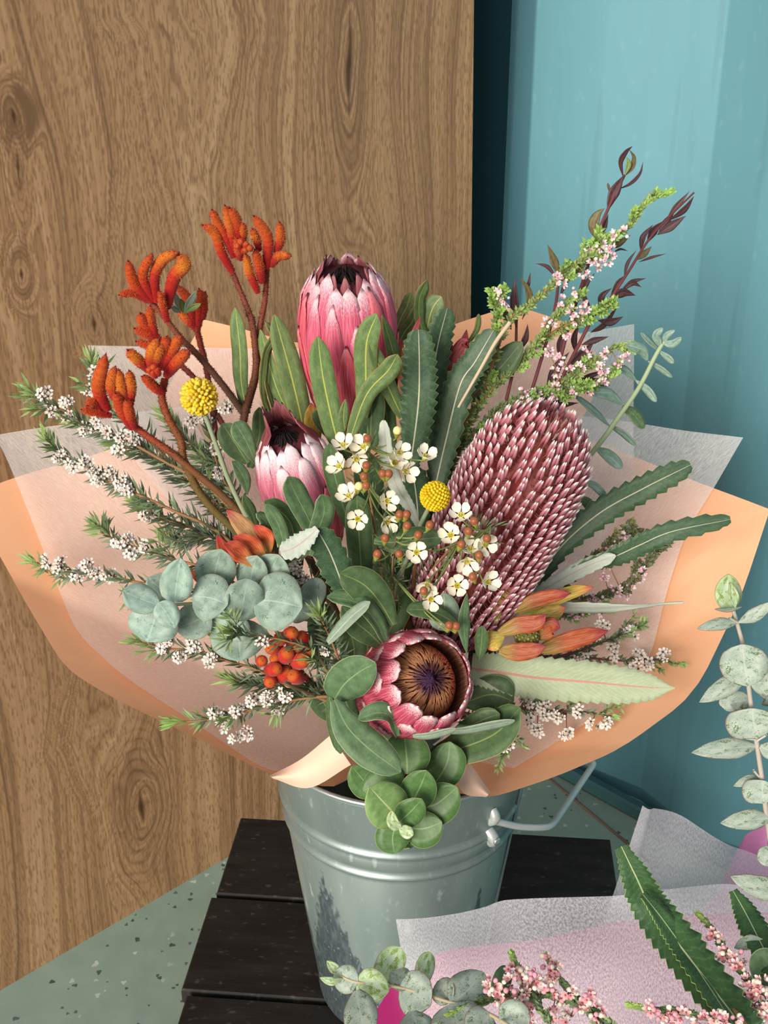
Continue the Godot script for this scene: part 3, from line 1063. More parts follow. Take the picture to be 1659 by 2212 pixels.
func flower_meshes() -> void:
	# small five-petalled flowers, unit size, facing +y
	var set_ := func(k0: Color, k1: Color, heart: Color, cup: float, wid: float) -> ArrayMesh:
		var b := mb()
		for p in 5:
			var a := TAU * p / 5.0 + rng.randf_range(-0.12, 0.12)
			var l := rng.randf_range(0.88, 1.05)
			var rows := []
			var cols := []
			for i in 4:
				var t := i / 3.0
				var w: float = wid * [0.35, 0.9, 1.0, 0.45][i]
				var r := lerpf(0.22, l, t)
				var y := cup * t * t - 0.04
				var row := PackedVector3Array()
				for j in 3:
					var c := j - 1.0
					row.append(Vector3(sin(a), 0, cos(a)) * r + Vector3(cos(a), 0, -sin(a)) * (c * w) + Vector3.UP * (y + 0.12 * absf(c)))
				rows.append(row)
				cols.append(k0.lerp(k1, t))
			grid(b, rows, false, [0.0, 0.5, 1.0], [0.0, 0.33, 0.66, 1.0], cols)
		ball(b, Vector3(0, 0.04, 0), Vector3(0.26, 0.15, 0.26), Basis(), heart, 3, 7)
		ball(b, Vector3(0, -0.22, 0), Vector3(0.24, 0.3, 0.24), Basis(), Color(0.12, 0.10, 0.04), 3, 6)
		return mesh_of(b)
	T.tea = [set_.call(lin("d9d2c8"), lin("f4f1ea"), lin("5a4030"), 0.1, 0.30), set_.call(lin("cfc4b8"), lin("efeae2"), lin("6a5238"), 0.35, 0.30), set_.call(lin("cbb9ae"), lin("f0e6e0"), lin("4a3028"), 0.2, 0.27)]
	T.pink = [set_.call(lin("d4a0ae"), lin("efd8dc"), lin("b0707c"), 0.8, 0.36), set_.call(lin("d8b0ba"), lin("eee0e2"), lin("b87a84"), 0.95, 0.36)]
	T.rose = [set_.call(lin("c97a86"), lin("ecc4c2"), lin("a84a56"), 0.7, 0.38), set_.call(lin("dba4a6"), lin("f2dcd6"), lin("b8646a"), 0.9, 0.38)]
	for k in [["bud_pink", "e2aebc"], ["bud_white", "efe4d2"], ["bud_rose", "e6a0ae"]]:
		var b := mb()
		ball(b, Vector3.ZERO, Vector3(0.5, 0.55, 0.5), Basis(), lin(k[1]), 5, 7)
		ball(b, Vector3(0, -0.45, 0), Vector3(0.28, 0.3, 0.28), Basis(), lin("8a8a4a"), 3, 6)
		T[k[0]] = mesh_of(b)
	# wax flower pieces
	var b := mb()
	var rows := []
	var us := [0.0, 0.25, 0.5, 0.75, 1.0]
	var vs := []
	var cols := []
	for i in 7:
		var t := i / 6.0
		var row := PackedVector3Array()
		for j in 5:
			var c := j / 2.0 - 1.0
			var w := 0.41 * width_at("spoon", clampf(t * 0.98 + 0.02, 0.0, 1.0))
			row.append(Vector3(c * w, 0.20 * t + 0.26 * t * t + 0.12 * c * c * t, 0.22 + 0.80 * t))
		rows.append(row)
		vs.append(t)
		cols.append(lin("cdc79a").lerp(lin("e6dfcd"), minf(1.0, 0.25 + t * 4.0)))
	grid(b, rows, false, us, vs, cols)
	T.wax_petal = mesh_of(b)
	b = mb()
	lathe(b, Vector3.ZERO, Basis(), [[0.0, -0.62], [0.10, -0.6], [0.2, -0.35], [0.26, -0.05], [0.27, 0.05], [0.22, 0.04], [0.12, -0.08], [0.0, -0.10]], 12, [lin("8fa33c"), lin("8fa33c"), lin("98aa40"), lin("b4bd55"), lin("d8d27c"), lin("c2b63c"), lin("a8a02c"), lin("98902a")])
	for k in 10:
		var a := TAU * k / 10.0
		var q := Vector3(sin(a) * 0.245, 0.05, cos(a) * 0.245)
		tube(b, PackedVector3Array([q, q * 0.94 + Vector3.UP * 0.1, q * 0.8 + Vector3.UP * 0.16]), [0.03, 0.028, 0.02], 5, [lin("e8e0a0"), lin("e8e0a0"), lin("b08a3a")])
	tube(b, PackedVector3Array([Vector3(0, -0.08, 0), Vector3(0, 0.1, 0), Vector3(0, 0.26, 0)]), [0.04, 0.035, 0.05], 6, [lin("d8d27c"), lin("d8d27c"), lin("e8e0a0")])
	T.wax_cup = mesh_of(b)
	b = mb()
	ball(b, Vector3(0, 0.12, 0), Vector3(0.5, 0.52, 0.5), Basis(), lin("96593a"), 8, 10)
	T.wax_bud = mesh_of(b)
	b = mb()
	lathe(b, Vector3.ZERO, Basis(), [[0.0, -1.05], [0.12, -1.0], [0.26, -0.6], [0.44, -0.2], [0.46, -0.02], [0.36, 0.02]], 10, [lin("8a9a3a"), lin("8a9a3a"), lin("93a03c"), lin("a08a44"), lin("a2703f"), lin("a2703f")])
	T.wax_calyx = mesh_of(b)

func spread(parent: Node, called: String, meshes: Array, m: Material, c: Vector3, n: int, reach: float, size: float, up := 0.0) -> void:
	var e := (EYE - c).normalized()
	for i in n:
		var d := Vector3(rng.randfn(), rng.randfn(), rng.randfn()).normalized()
		if d.dot(e) < -0.15: d -= e * (2.0 * d.dot(e))
		var q := c + d * reach * rng.randf_range(0.45, 1.0)
		var f := (d + e * 0.7 + Vector3.UP * up).normalized()
		var s := size * rng.randf_range(0.82, 1.15)
		hold(meshes[rng.randi() % meshes.size()], called, m, parent, Transform3D(basis_y(f, Vector3(0.3, 0.2, 0.9)).rotated(f, rng.randf() * TAU).scaled_local(Vector3(s, s, s)), q))

func blade(b: Dictionary, at: Vector3, d: Vector3, ln: float, w: float, k: Color, bend: float) -> void:    # a small leaf with a folded midrib
	var e := (EYE - at).normalized()
	var s := d.cross(e + Vector3(rng.randf_range(-0.7, 0.7), rng.randf_range(-0.7, 0.7), 0)).normalized()
	var nn := s.cross(d)
	var mid := at + d * ln * 0.5 + nn * bend * ln * 0.5
	var tip := at + d * ln + nn * bend * ln * 0.1
	var v: PackedVector3Array = b.v
	var u: PackedVector2Array = b.u
	var c: PackedColorArray = b.c
	var ix: PackedInt32Array = b.i
	var i := v.size()
	v.append_array([at, mid + s * w * 0.5 + nn * w * 0.15, mid, mid - s * w * 0.5 + nn * w * 0.15, tip])
	for j in 5: u.append(Vector2(j * 0.2, 0.5))
	c.append_array([k.darkened(0.1), k, k.lightened(0.12), k, k.lightened(0.08)])
	ix.append_array([i, i + 1, i + 2, i, i + 2, i + 3, i + 1, i + 4, i + 2, i + 2, i + 4, i + 3])
	b.v = v; b.u = u; b.c = c; b.i = ix

# a twig with small leaves and clusters of flowers. o: len, w, per (leaves per step), k0, k1, tip, open, clusters, n, reach, size, kind
func sprig(th: Node3D, xy: Array, d0: float, d1: float, o: Dictionary) -> void:
	var steps := 0.0
	for i in xy.size() / 2 - 1:
		steps += Vector2(xy[2 * i + 2] - xy[2 * i], xy[2 * i + 3] - xy[2 * i + 1]).length()
	var n := maxi(8, int(steps / 9.0))
	var p := path(xy, d0, d1, n)
	var m := px(p[n / 2])
	var b := mb()
	tube(b, p, taper(n, o.get("r0", 4.0) * m, o.get("r1", 1.6) * m), 6)
	put(b, "twig", o.get("twig", M.twig), th)
	b = mb()
	var k0: Color = o.get("k0", lin("3f5a34"))
	var k1: Color = o.get("k1", lin("66834a"))
	var kt: Color = o.get("tip", lin("8fae52"))
	var bare: float = o.get("bare", 0.0)
	for i in n - 1:
		var f := float(i) / (n - 1)
		if f < bare: continue
		var t := along(p, i)
		var e := t.cross(Vector3(0.3, 0.5, 0.8)).normalized()
		for j in int(o.get("per", 3)):
			var out := e.rotated(t, rng.randf() * TAU)
			var op: float = o.get("open", 0.9) * rng.randf_range(0.7, 1.25) * (1.0 - 0.35 * f)
			var ln: float = o.get("len", 42.0) * m * rng.randf_range(0.6, 1.1) * (1.0 - 0.3 * f)
			var k := k0.lerp(k1, rng.randf()).lerp(kt, smoothstep(0.8, 1.0, f) * 0.8)
			blade(b, p[i].lerp(p[i + 1], rng.randf()), (t * cos(op) + out * sin(op)).normalized(), ln, o.get("w", 5.0) * m, k, rng.randf_range(-0.1, 0.25))
	for s in int(o.get("side", 0)):      # short leafy side twigs
		var i := rng.randi_range(int(n * maxf(bare, 0.3)), n - 2)
		var t := along(p, i)
		var out := t.cross(Vector3(0.3, 0.5, 0.8)).normalized().rotated(t, rng.randf() * TAU)
		var reach: float = o.get("sidelen", 40.0) * m * rng.randf_range(0.7, 1.2) * (1.0 - 0.45 * float(i) / n)
		var q := smooth(PackedVector3Array([p[i], p[i] + (t * 0.6 + out * 0.8).normalized() * reach * 0.5, p[i] + (t * 0.8 + out * 0.62).normalized() * reach]), 9)
		tube(b, q, taper(9, 1.4 * m, 0.8 * m), 5, taper_colors(9, k0.lerp(k1, 0.5)))
		for j in 9:
			for h in int(o.get("sideper", 4)):
				var d2 := along(q, j)
				var out2 := d2.cross(Vector3(0.3, 0.5, 0.8)).normalized().rotated(d2, rng.randf() * TAU)
				var op: float = o.get("open", 0.9) * rng.randf_range(0.6, 1.1)
				blade(b, q[j], (d2 * cos(op) + out2 * sin(op)).normalized(), o.get("len", 42.0) * m * rng.randf_range(0.5, 0.85), o.get("w", 5.0) * m, k0.lerp(k1, rng.randf()).lerp(kt, j / 14.0), 0.1)
	for j in int(o.get("tuft", 6)):
		var t := along(p, n - 1)
		var out := t.cross(Vector3(0.3, 0.5, 0.8)).normalized().rotated(t, rng.randf() * TAU)
		blade(b, p[n - 1], (t + out * 0.4).normalized(), o.get("len", 42.0) * m * 0.8, o.get("w", 5.0) * m * 1.1, kt.lerp(k1, rng.randf() * 0.5), 0.1)
	put(b, o.get("leafname", "needle_leaves"), M.needle, th, "stuff")
	var cl: Array = o.get("clusters", [])
	for i in cl.size() / 2:
		var best := 0
		var far := 1e9
		var at2 := Vector2(cl[2 * i], cl[2 * i + 1])
		for j in n:
			var q := spot_of(p[j])
			if q.distance_to(at2) < far:
				far = q.distance_to(at2)
				best = j
		var c := spot(at2.x, at2.y, -p[best].z - 0.004)
		var mm := px(c)
		spread(th, "flower", o.kind, M.petal, c, o.get("n", 6), o.get("reach", 13.0) * mm, o.get("size", 8.5) * mm)
		if o.has("buds"):
			spread(th, "bud", o.buds, M.petal, c, o.get("nb", 3), o.get("reach", 13.0) * 1.2 * mm, o.get("bsize", 8.0) * mm)
		if far > 12.0:
			b = mb()
			tube(b, PackedVector3Array([p[best], p[best].lerp(c, 0.5) + (EYE - c).normalized() * 0.001, c]), [1.3 * mm, 1.1 * mm, 1.0 * mm], 5)
			put(b, "stalk", o.get("twig", M.twig), th)

func taper_colors(n: int, k: Color) -> Array:
	var a := []
	for i in n: a.append(k)
	return a

func spot_of(p: Vector3) -> Vector2:
	var r := p - EYE
	var z := r.dot(FWD)
	return Vector2(829.5 + r.x / z * FOC, 1106.0 - r.dot(UPV) / z * FOC)

# kangaroo paw: furry curved tubes
func paw(th: Node3D, xy: Array, d0: float, d1: float, r: float, gold := 0.5, parent: Node = null) -> void:
	var n := 22
	var p := path(xy, d0, d1, n)
	var m := px(p[0])
	var rr := []
	var cols := []
	var a := lin("9c1412"); var o := lin("ac1c0e"); var y := lin("cf8a22"); var e := lin("8e1a12")
	for i in n:
		var t := float(i) / (n - 1)
		rr.append(r * m * (0.42 + 0.6 * sin(PI * clampf(0.12 + t * 0.72, 0.0, 1.0))) * (1.0 if t < 0.9 else lerpf(1.0, 0.3, (t - 0.9) / 0.1)))
		var k := a.lerp(o, smoothstep(0.1, 0.5, t)).lerp(y, gold * 0.6 * smoothstep(0.35, 0.7, t)).lerp(e, smoothstep(0.82, 1.0, t) * 0.7)
		if i % 2 == 1: k = k.lerp(y, 0.15 * smoothstep(0.2, 0.5, t))
		cols.append(k)
	var b := mb()
	tube(b, p, rr, 10, cols)
	hairs(b, p.slice(0, 9), rr.slice(0, 9), 22, 4.0 * m, lin("98140f"), lin("b02812"))
	hairs(b, p.slice(8, 18), rr.slice(8, 18), 30, 4.0 * m, lin("b82a12"), lin("eeb048").lerp(lin("b8341a"), 0.8 - 0.65 * gold))
	hairs(b, p.slice(17), rr.slice(17), 22, 4.0 * m, lin("8a2012"), lin("c05a20"))
	# the split lips at the mouth of the tube
	var tip := p[n - 1]
	var t := along(p, n - 1)
	for j in 4:
		var out := t.cross(Vector3(0.3, 0.5, 0.8)).normalized().rotated(t, TAU * j / 4.0)
		tri(b, p[n - 2] + out.cross(t) * r * m * 0.35, tip + (t * 0.5 + out * 0.25) * r * m, p[n - 2] - out.cross(t) * r * m * 0.35, e)
	put(b, "flower", M.soft, parent if parent else th)

func paw_bud(th: Node3D, x: float, y: float, d: float, r: float) -> void:
	var c := spot(x, y, d)
	var m := px(c)
	var f := toward(c, rng.randf_range(-0.7, 0.7), rng.randf_range(-0.3, 0.9))
	r *= 1.18
	var p := smooth(PackedVector3Array([c - f * r * m * 1.9, c - f * r * m * 0.6, c + f * r * m * 0.7, c + f * r * m * 1.6]), 14)
	var rr := []
	var cols := []
	for i in 14:
		var t := i / 13.0
		rr.append(r * m * sqrt(maxf(0.004, 1.0 - pow(absf(t * 2.0 - 1.0), 2.6))))
		cols.append(lin("8a1410").lerp(lin("b8281a"), smoothstep(0.2, 0.6, t)).lerp(lin("b86a22"), smoothstep(0.75, 1.0, t) * 0.8))
	var b := mb()
	tube(b, p, rr, 10, cols)
	hairs(b, p, rr, 34, 2.4 * m, lin("981a12"), lin("b84a1c"))
	put(b, "bud", M.soft, th)

func paw_stem(th: Node3D, xy: Array, d0: float, d1: float, r0: float, r1: float, c0: String, c1: String) -> void:
	var n := maxi(14, xy.size() * 4)
	var p := path(xy, d0, d1, n)
	var m := px(p[0])
	var r := taper(n, r0 * m, r1 * m)
	var cols := []
	for i in n: cols.append(lin(c0).lerp(lin(c1), float(i) / (n - 1)))
	var b := mb()
	tube(b, p, r, 8, cols)
	hairs(b, p, r, 20, 4.0 * m, lin("5a3a2c"), lin("95604a"))
	put(b, "stem", M.paw_stem, th)

func billy(th: Node3D, x: float, y: float, d: float, r: float, loose: float, xy: Array, d1: float) -> void:
	var c := spot(x, y, d)
	var m := px(c)
	var b := mb()
	ball(b, c, Vector3.ONE * r * m * 0.86, Basis(), lin("a08010"), 10, 14)
	put(b, "core", M.skin, th)
	b = mb()
	var n := 210
	for i in n:      # florets on a spiral
		var z := 1.0 - 2.0 * (i + 0.5) / n
		var a := i * 2.399963
		var d3 := Vector3(sqrt(1.0 - z * z) * cos(a), z, sqrt(1.0 - z * z) * sin(a))
		d3 = (d3 + Vector3(rng.randfn(), rng.randfn(), rng.randfn()) * 0.06 * loose).normalized()
		var q := c + d3 * r * m * (0.88 + 0.08 * loose * rng.randf())
		var k := lin("d2a800").lerp(lin("e8cc20"), rng.randf()).lerp(lin("f0e27a"), loose * 0.5 * rng.randf())
		var s := r * m * (0.115 + 0.02 * loose)
		ball(b, q, Vector3(s, s * (1.0 + 0.9 * loose), s), basis_y(d3), k, 4, 6)
	put(b, "florets", M.skin, th, "stuff")
	stem(th, xy, d, d1, 5.0, 6.0, M.stalk)

func wax_flower(th: Node3D, x: float, y: float, d: float, tx: float, ty: float, size := 27.0) -> Vector3:
	var c := spot(x, y, d)
	var m := px(c)
	var f := toward(c, tx * 1.5 + rng.randf_range(-0.15, 0.15), ty * 1.5)
	var bs := basis_y(f, Vector3(0.3, 0.2, 0.9)).rotated(f, rng.randf() * TAU)
	var s := size * m * rng.randf_range(0.93, 1.06)
	var cup := hold(T.wax_cup, "flower", M.petal, th, Transform3D(bs.scaled_local(Vector3(s, s, s)), c))
	var openness := rng.randf_range(0.85, 1.15)
	for k in 5:
		var o := MeshInstance3D.new()
		o.mesh = T.wax_petal
		o.material_override = M.petal
		o.name = "petal" if k == 0 else "petal_%03d" % k
		cup.add_child(o)
		o.transform = Transform3D(Basis(Vector3.UP, TAU * k / 5.0 + rng.randf_range(-0.08, 0.08)) * Basis(Vector3.RIGHT, -0.16 * openness + rng.randf_range(-0.12, 0.12)), Vector3.ZERO)
	return c - f * s * 0.6

func wax_bud(th: Node3D, x: float, y: float, d: float, green := false, size := 10.5) -> Vector3:
	var c := spot(x, y, d)
	var m := px(c)
	var f := toward(c, rng.randf_range(-0.7, 0.7), 1.2)
	var s := size * m * 2.0
	var bs := basis_y(f).scaled_local(Vector3(s, s, s) * 0.92)
	var bd := hold(T.wax_bud, "bud", M.petal if green else M.glossy, th, Transform3D(bs, c))
	if green: bd.material_override = M.bud_pale
	var cal := MeshInstance3D.new()
	cal.mesh = T.wax_calyx
	cal.material_override = M.petal
	cal.name = "calyx"
	bd.add_child(cal)
	return c - f * s * 0.9

func joint(th: Node3D, from: Vector3, to: Vector3, r: float, m: Material) -> void:
	var b := mb()
	tube(b, smooth(PackedVector3Array([from, from.lerp(to, 0.5) - Vector3.UP * 0.003, to]), 7), taper(7, r, r * 1.2), 5)
	put(b, "stalk", m, th)

# a shoot of paired leaves: data rows [xy..., d0, d1, width, kind]
func leaves(th: Node3D, rows: Array, m: Material, fold := 0.12, called := "leaf") -> void:
	for r in rows:
		var o: Dictionary = r[5] if r.size() > 5 else {}
		lf(th, r[0], r[1], r[2], r[3], r[4], o.get("m", m), o.get("roll", rng.randf_range(-16.0, 16.0)), o.get("fold", fold), o, called)

# ---------------------------------------------------------------- the bouquet
func flowers() -> void:
	M.bud_pale = mat(null, 0.5, Color("e6dc9a"), 0.15)
	flower_meshes()
	proteas()
	open_protea()
	banksia()
	serrated()
	paws()
	yellow_balls()
	wax()
	gums()
	conebushes()
	tea_trees()
	pink_sprigs()
	purple_shoots()
	second_bouquet()

func proteas() -> void:
	# tall bud at the back
	var a := spot(762, 930, 0.985)
	var b := spot(744, 572, 0.935)
	var th := thing("protea", "tallest pink protea bud standing upright at the back of the bouquet", "flower", a, "pink protea blooms")
	var ax := head_frame(a, b)
	var ln := (b - a).length()
	var m := px(b)
	var R := 112.0 * m
	var prof := [0, 0.30, 0.12, 0.62, 0.28, 0.84, 0.48, 0.97, 0.68, 1.0, 0.84, 0.88, 0.95, 0.64, 1.0, 0.52, 1.12, 0.36]
	bud_core(th, a, ax, ln, R, prof, 0.93)
	for k in 11:
		bract(th, "inner_bract", M.bract_dark, a, ax, ln, R, prof, TAU * (k + rng.randf() * 0.4) / 11.0, 0.6, rng.randf_range(0.98, 1.04), 40 * m, -9 * m, {"sway": rng.randf_range(-0.08, 0.08)})
	for k in 17:
		bract(th, "bract", M.bract_tall, a, ax, ln, R, prof, TAU * (k + rng.randf() * 0.3) / 17.0, 0.12, rng.randf_range(0.94, 1.01), 60 * m, -3 * m, {"shape": "blunt", "sway": rng.randf_range(-0.06, 0.06), "flare": rng.randf_range(-1, 4) * m})
	for k in 13:
		bract(th, "bract", M.bract_red if k % 3 == 1 else M.bract_tall, a, ax, ln, R, prof, TAU * (k + 0.35 + rng.randf() * 0.3) / 13.0, 0.08, rng.randf_range(0.78, 0.97), 58 * m, 1.5 * m, {"shape": "spear", "sway": rng.randf_range(-0.05, 0.05), "flare": rng.randf_range(0, 4) * m})
	for k in [[-0.05, 0.70, 54], [-0.62, 0.50, 44], [0.32, 0.40, 38], [0.75, 0.58, 42], [1.35, 0.66, 46], [-1.25, 0.72, 46], [2.2, 0.6, 50], [-2.2, 0.6, 50], [3.1, 0.55, 50], [-0.35, 0.30, 40], [0.0, 0.24, 42], [0.6, 0.25, 42], [-1.0, 0.33, 42], [1.7, 0.4, 44]]:
		bract(th, "outer_bract", M.bract_red, a, ax, ln, R, prof, k[0], 0.02, k[1], k[2] * m, 5.5 * m, {})
	var pl: Material = M.protea_leaf
	leaves(th, [
		[[652, 925, 650, 900, 626, 800, 592, 680], 0.955, 0.93, 54, "strap", {"roll": 10}],
		[[735, 960, 723, 930, 699, 822, 686, 727], 0.915, 0.88, 54, "strap", {"roll": -6}],
		[[752, 960, 790, 855, 838, 800, 858, 765], 0.88, 0.855, 46, "strap", {"roll": 18, "wave": 0.03}],
		[[785, 900, 790, 820, 792, 740, 814, 678], 0.90, 0.865, 52, "strap", {"roll": -10, "wave": 0.04}],
		[[868, 900, 845, 850, 822, 800, 797, 742], 0.905, 0.875, 40, "strap", {"roll": 12}],
		[[858, 800, 846, 750, 825, 680], 0.93, 0.90, 30, "lance", {"roll": 25}],
		[[632, 905, 612, 870, 590, 815, 563, 712], 0.975, 0.96, 36, "strap", {"roll": -35}],
		[[584, 915, 568, 850, 572, 770, 590, 727, 574, 696], 0.96, 0.95, 25, "strap", {"roll": 40, "wave": 0.06}],
		[[612, 925, 590, 880, 572, 822], 0.95, 0.94, 16, "strap", {"roll": 50}],
		[[600, 925, 580, 890, 566, 845], 0.985, 0.98, 18, "strap", {"roll": 50}],
		[[535, 892, 522, 830, 518, 750, 508, 664], 0.99, 0.98, 36, "strap", {"roll": -20, "wave": 0.04}],
		[[800, 970, 802, 900, 806, 835], 0.90, 0.90, 60, "strap", {"m": M.dull_leaf}],
		[[845, 985, 838, 920, 828, 838], 0.915, 0.915, 40, "strap", {"m": M.dull_leaf}],
		[[690, 955, 676, 915, 672, 870], 0.945, 0.94, 40, "lance", {"m": M.leuc_yellow}],
		[[745, 930, 742, 900, 746, 862], 0.90, 0.89, 24, "lance"],
		[[760, 1000, 735, 960, 690, 905, 700, 880], 0.93, 0.92, 30, "strap", {"m": M.dull_leaf}],
		[[540, 1010, 560, 940, 560, 880], 1.0, 0.99, 36, "strap", {"m": M.dull_leaf}],
		[[880, 880, 868, 810, 862, 742], 0.97, 0.97, 34, "strap", {"m": M.dull_leaf}],
	], pl, 0.16)
	trunk(th, a, 8 * m, M.twig_green)
	# shorter bud leaning to the left
	a = spot(697, 1190, 0.935)
	b = spot(607, 918, 0.885)
	th = thing("protea", "half-open pink protea bud with a black throat, left of the white wax flowers", "flower", a, "pink protea blooms")
	ax = head_frame(a, b)
	ln = (b - a).length()
	m = px(b)
	R = 92.0 * m
	prof = [0, 0.34, 0.12, 0.62, 0.3, 0.85, 0.5, 0.98, 0.66, 0.99, 0.82, 0.84, 0.93, 0.56, 1.0, 0.36, 1.15, 0.26]
	bud_core(th, a, ax, ln, R, prof, 0.90)
	for k in 8:
		bract(th, "inner_bract", M.bract_dark, a, ax, ln, R, prof, PI + 1.7 * (k - 3.5) / 3.5, 0.55, rng.randf_range(1.02, 1.14), 40 * m, -2 * m, {"sway": rng.randf_range(-0.1, 0.1), "flare": rng.randf_range(0, 8) * m})
	for k in 13:
		bract(th, "bract", M.bract_mid, a, ax, ln, R, prof, TAU * (k + rng.randf() * 0.3) / 13.0, 0.12, rng.randf_range(0.90, 0.98), 52 * m, -1 * m, {"shape": "blunt", "sway": rng.randf_range(-0.06, 0.06)})
	for k in [[-0.35, 0.86, 40], [0.25, 0.88, 40], [0.9, 0.9, 44], [1.4, 0.86, 44], [-1.0, 0.92, 42], [-1.5, 0.88, 40], [2.2, 0.8, 44], [-2.3, 0.8, 44]]:
		bract(th, "bract", M.bract_mid, a, ax, ln, R, prof, k[0], 0.10, k[1], k[2] * m * 1.15, 3 * m, {"shape": "blunt", "sway": rng.randf_range(-0.06, 0.06)})
	for k in [[-0.1, 0.78, 36], [0.55, 0.66, 40], [-0.75, 0.5, 30], [1.15, 0.75, 42], [1.9, 0.6, 44], [0.2, 0.36, 40], [0.9, 0.42, 44], [-1.4, 0.4, 36]]:
		bract(th, "outer_bract", M.bract_red, a, ax, ln, R, prof, k[0], 0.04, k[1], k[2] * m, 5.5 * m, {})
	leaves(th, [
		[[690, 1180, 669, 1127, 640, 1070, 622, 1030], 0.85, 0.83, 52, "strap", {"roll": 8}],
		[[640, 1185, 628, 1130, 600, 1100, 572, 1082], 0.855, 0.84, 44, "strap", {"m": M.dull_leaf, "roll": -15}],
		[[590, 1190, 585, 1150, 572, 1125, 554, 1108], 0.85, 0.84, 26, "strap", {"roll": 20, "wave": 0.05}],
		[[618, 1200, 612, 1170, 600, 1130, 574, 1088], 0.838, 0.83, 32, "strap", {"roll": -8, "wave": 0.05}],
		[[668, 1200, 685, 1150, 700, 1105, 694, 1068], 0.835, 0.825, 46, "strap", {"roll": 10}],
		[[534, 1068, 530, 1040, 514, 1010, 500, 996], 0.88, 0.87, 30, "lance", {"roll": 15}],
		[[560, 1160, 545, 1110, 532, 1085, 526, 1068], 0.865, 0.86, 24, "lance", {"m": M.dull_leaf}],
		[[552, 1000, 535, 960, 518, 930, 506, 912], 0.90, 0.90, 44, "oblong", {"roll": 12}],
		[[535, 1000, 510, 960, 480, 915], 0.93, 0.93, 60, "oblong", {"m": M.dull_leaf, "roll": -10}],
		[[755, 1140, 738, 1080, 722, 1020, 712, 958], 0.865, 0.855, 46, "strap", {"m": M.dull_leaf, "roll": -25}],
		[[788, 1285, 780, 1220, 774, 1130, 770, 1070], 0.84, 0.845, 58, "strap", {"m": M.dull_leaf, "roll": 5}],
		[[600, 1290, 625, 1240, 640, 1170], 0.87, 0.87, 50, "strap", {"m": M.dull_leaf}],
		[[740, 1300, 715, 1230, 702, 1150], 0.86, 0.86, 46, "strap", {"m": M.dull_leaf}],
		[[560, 1240, 548, 1180, 540, 1110], 0.88, 0.88, 40, "strap", {"m": M.dull_leaf}],
		[[808, 1168, 850, 1172, 900, 1166, 958, 1160], 0.79, 0.785, 58, "oblong", {"m": M.dull_leaf, "roll": -14, "fold": 0.1}],
	], M.grey_leaf, 0.16)
	trunk(th, a, 8 * m, M.twig_green)

func bud_core(th: Node3D, a: Vector3, ax: Basis, ln: float, R: float, prof: Array, top: float) -> void:
	var b := mb()
	var pr := []
	for i in 14:
		var s := i / 13.0 * top
		pr.append([maxf(0.001, R * prof_at(prof, s) - 0.005), s * ln])
	pr.append([0.0, top * ln])
	lathe(b, a, ax, pr, 24)
	put(b, "heart", M.heart, th)
	b = mb()
	for i in 160:
		var r := sqrt(rng.randf()) * R * 0.42
		var az := rng.randf() * TAU
		var q := a + ax * Vector3(r * sin(az), ln * (top - 0.02), r * cos(az))
		var tip := q + ax * Vector3(-r * sin(az) * 0.6, ln * rng.randf_range(0.02, 0.075), -r * cos(az) * 0.6)
		tube(b, PackedVector3Array([q, q.lerp(tip, 0.6), tip]), [0.0008, 0.0007, 0.0003], 4)
	put(b, "tuft", M.black, th, "stuff")

